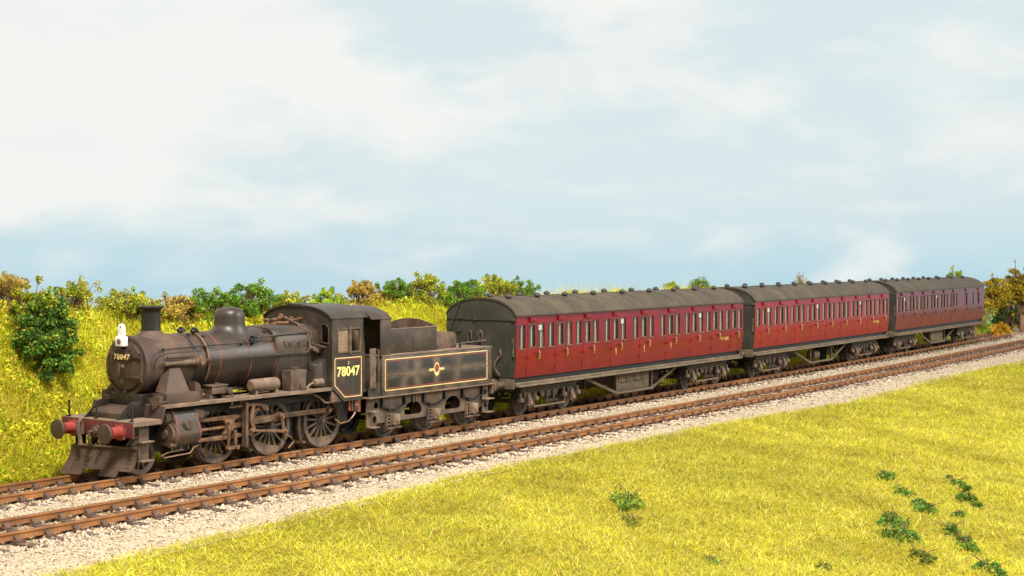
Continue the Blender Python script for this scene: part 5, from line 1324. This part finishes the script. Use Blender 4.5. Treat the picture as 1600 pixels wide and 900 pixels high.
# frames with their D-shaped openings
def dhole(x0, x1, z0, z1):
    c = (x0+x1)/2; w_ = (x1-x0)/2; o = [(x0+.05,z0),(x1-.05,z0),(x1,z0+.05)]
    return o+[(c+w_*math.cos(t), z0+.10+(z1-z0-.10)*math.sin(t)) for t in np.linspace(.15, PI-.15, 11)]+[(x0,z0+.05)]
TX = (7.04, 9.02, 11.0)
for sg in (-1, 1):
    ou = [(5.86,1.25),(5.86,.40),(6.25,.40),(6.35,.50),(6.75,.50),(6.75,.34),(7.33,.34),(7.33,.50),(8.73,.50),(8.73,.34),(9.31,.34),(9.31,.50),(10.71,.50),(10.71,.34),(11.29,.34),(11.29,.50),(11.6,.6),(11.93,.6),(11.93,1.25)]
    hs = [dhole(7.60,8.45,.62,1.02), dhole(9.60,10.42,.62,1.02), circ(6.28,1.02,.10,14), circ(6.22,.62,.10,14), circ(11.55,.92,.10,14)]
    fr_ = plate(GT(), ou[::-1], hs, 'y', sg*1.07, sg*1.03).build('frame', MT['frame'], T_)
    for x in TX:
        ab = GT().box(x-.13,x+.13,sg*1.07,sg*1.25,.42,.72).cyl((x,sg*1.25,.57),(x,sg*1.28,.57),.09,n=14).build('axlebox', MT['pot'], T_, .012)
        g = GT().box(x-.36,x-.32,sg*1.07,sg*1.16,.38,.78).box(x-.20,x-.17,sg*1.07,sg*1.16,.38,.78)
        for k in range(4): g.box(x-.36,x-.17,sg*1.10,sg*1.15,.42+.1*k,.445+.1*k)
        g.build('horn_guide', MT['frame'], ab)
        GT().box(x-.36,x+.30,sg*1.07,sg*1.18,.30,.345).build('keep', MT['frame'], ab)
        sp = GT()
        sp.prism([(x-.52,.95),(x-.16,.85),(x+.16,.85),(x+.52,.95),(x+.52,.985),(x+.16,.89),(x-.16,.89),(x-.52,.985)], 'y', sg*1.075, sg*1.15); sp.prism([(x-.26,.835),(x+.26,.835),(x+.30,.86),(x-.30,.86)], 'y', sg*1.075, sg*1.145)
        s1_ = sp.build('leaf_spring', MT['soot'], T_)
        for dx in (-.52,.52): GT().box(x+dx-.035,x+dx+.035,sg*1.075,sg*1.15,.93,1.20).build('spring_hanger', MT['soot'], s1_)
        w = GT().lathe([(.06,-.02),(.13,-.02),(.13,.1),(.16,.12),(.42,.06),(.44,.11),(.535,.11),(.54,.1),(.54,.03),(.572,.02),(.572,-.005),(.4,-.01)], (x,sg*.645,.54), 'y', 32, sg).build('wheel', MT['wheel'], T_)
    for x in TX: pass
    for (xa, za) in ((6.02,.86),(6.02,.40)): GT().box(xa-.14,xa+.16,sg*1.07,sg*1.30,za,za+.03).build('step', MT['dust'], T_, .004)
    rp = plate(GT(), [(11.50,1.25),(11.80,1.25),(11.80,.40),(11.50,.40)][::-1], [circ(11.65,1.02,.09,14), circ(11.65,.62,.09,14)], 'y', sg*1.14, sg*1.115).build('step_plate', MT['frame'], T_)
    for za in (.80,.38): GT().box(11.46,11.86,sg*1.13,sg*1.36,za,za+.03).build('tread', MT['dust'], rp, .004)
    GT().lathe([(.001,0),(.19,0),(.19,.03),(.15,.04),(.13,.24),(.08,.25),(.08,.36),(.22,.38),(.23,.41),(.21,.435),(.001,.45)], (11.94,sg*.86,1.13), 'x', 24).build('buffer', MT['frame'], T_)
for x in TX: GT().cyl((x,-1.0,.54),(x,1.0,.54),.07,n=10).build('axle', MT['soot'], T_)
GT().box(11.90,11.95,-1.25,1.25,.95,1.254).build('rear_beam', MT['frame'], T_, .008)
GT().box(5.9,11.9,-.55,.55,.75,1.25).build('inner_frame', MT['soot'], T_)
GT().tube([(11.95,.25,1.2),(12.08,.25,1.28),(12.14,.22,1.15),(12.3,.1,.85),(12.5,.0,.8)], .045, 8).build('vacuum_hose', MT['gear'], T_)
GT().box(7.95,8.03,-1.12,-1.075,.98,1.2).box(8.08,8.13,-1.12,-1.075,1.0,1.22).build('brake_bracket', MT['frame'], T_)
GT().tube([(5.3,-.6,.35),(5.6,-.5,.42),(5.9,-.5,.55)], .03, 6).build('water_hose', MT['soot'], T_)
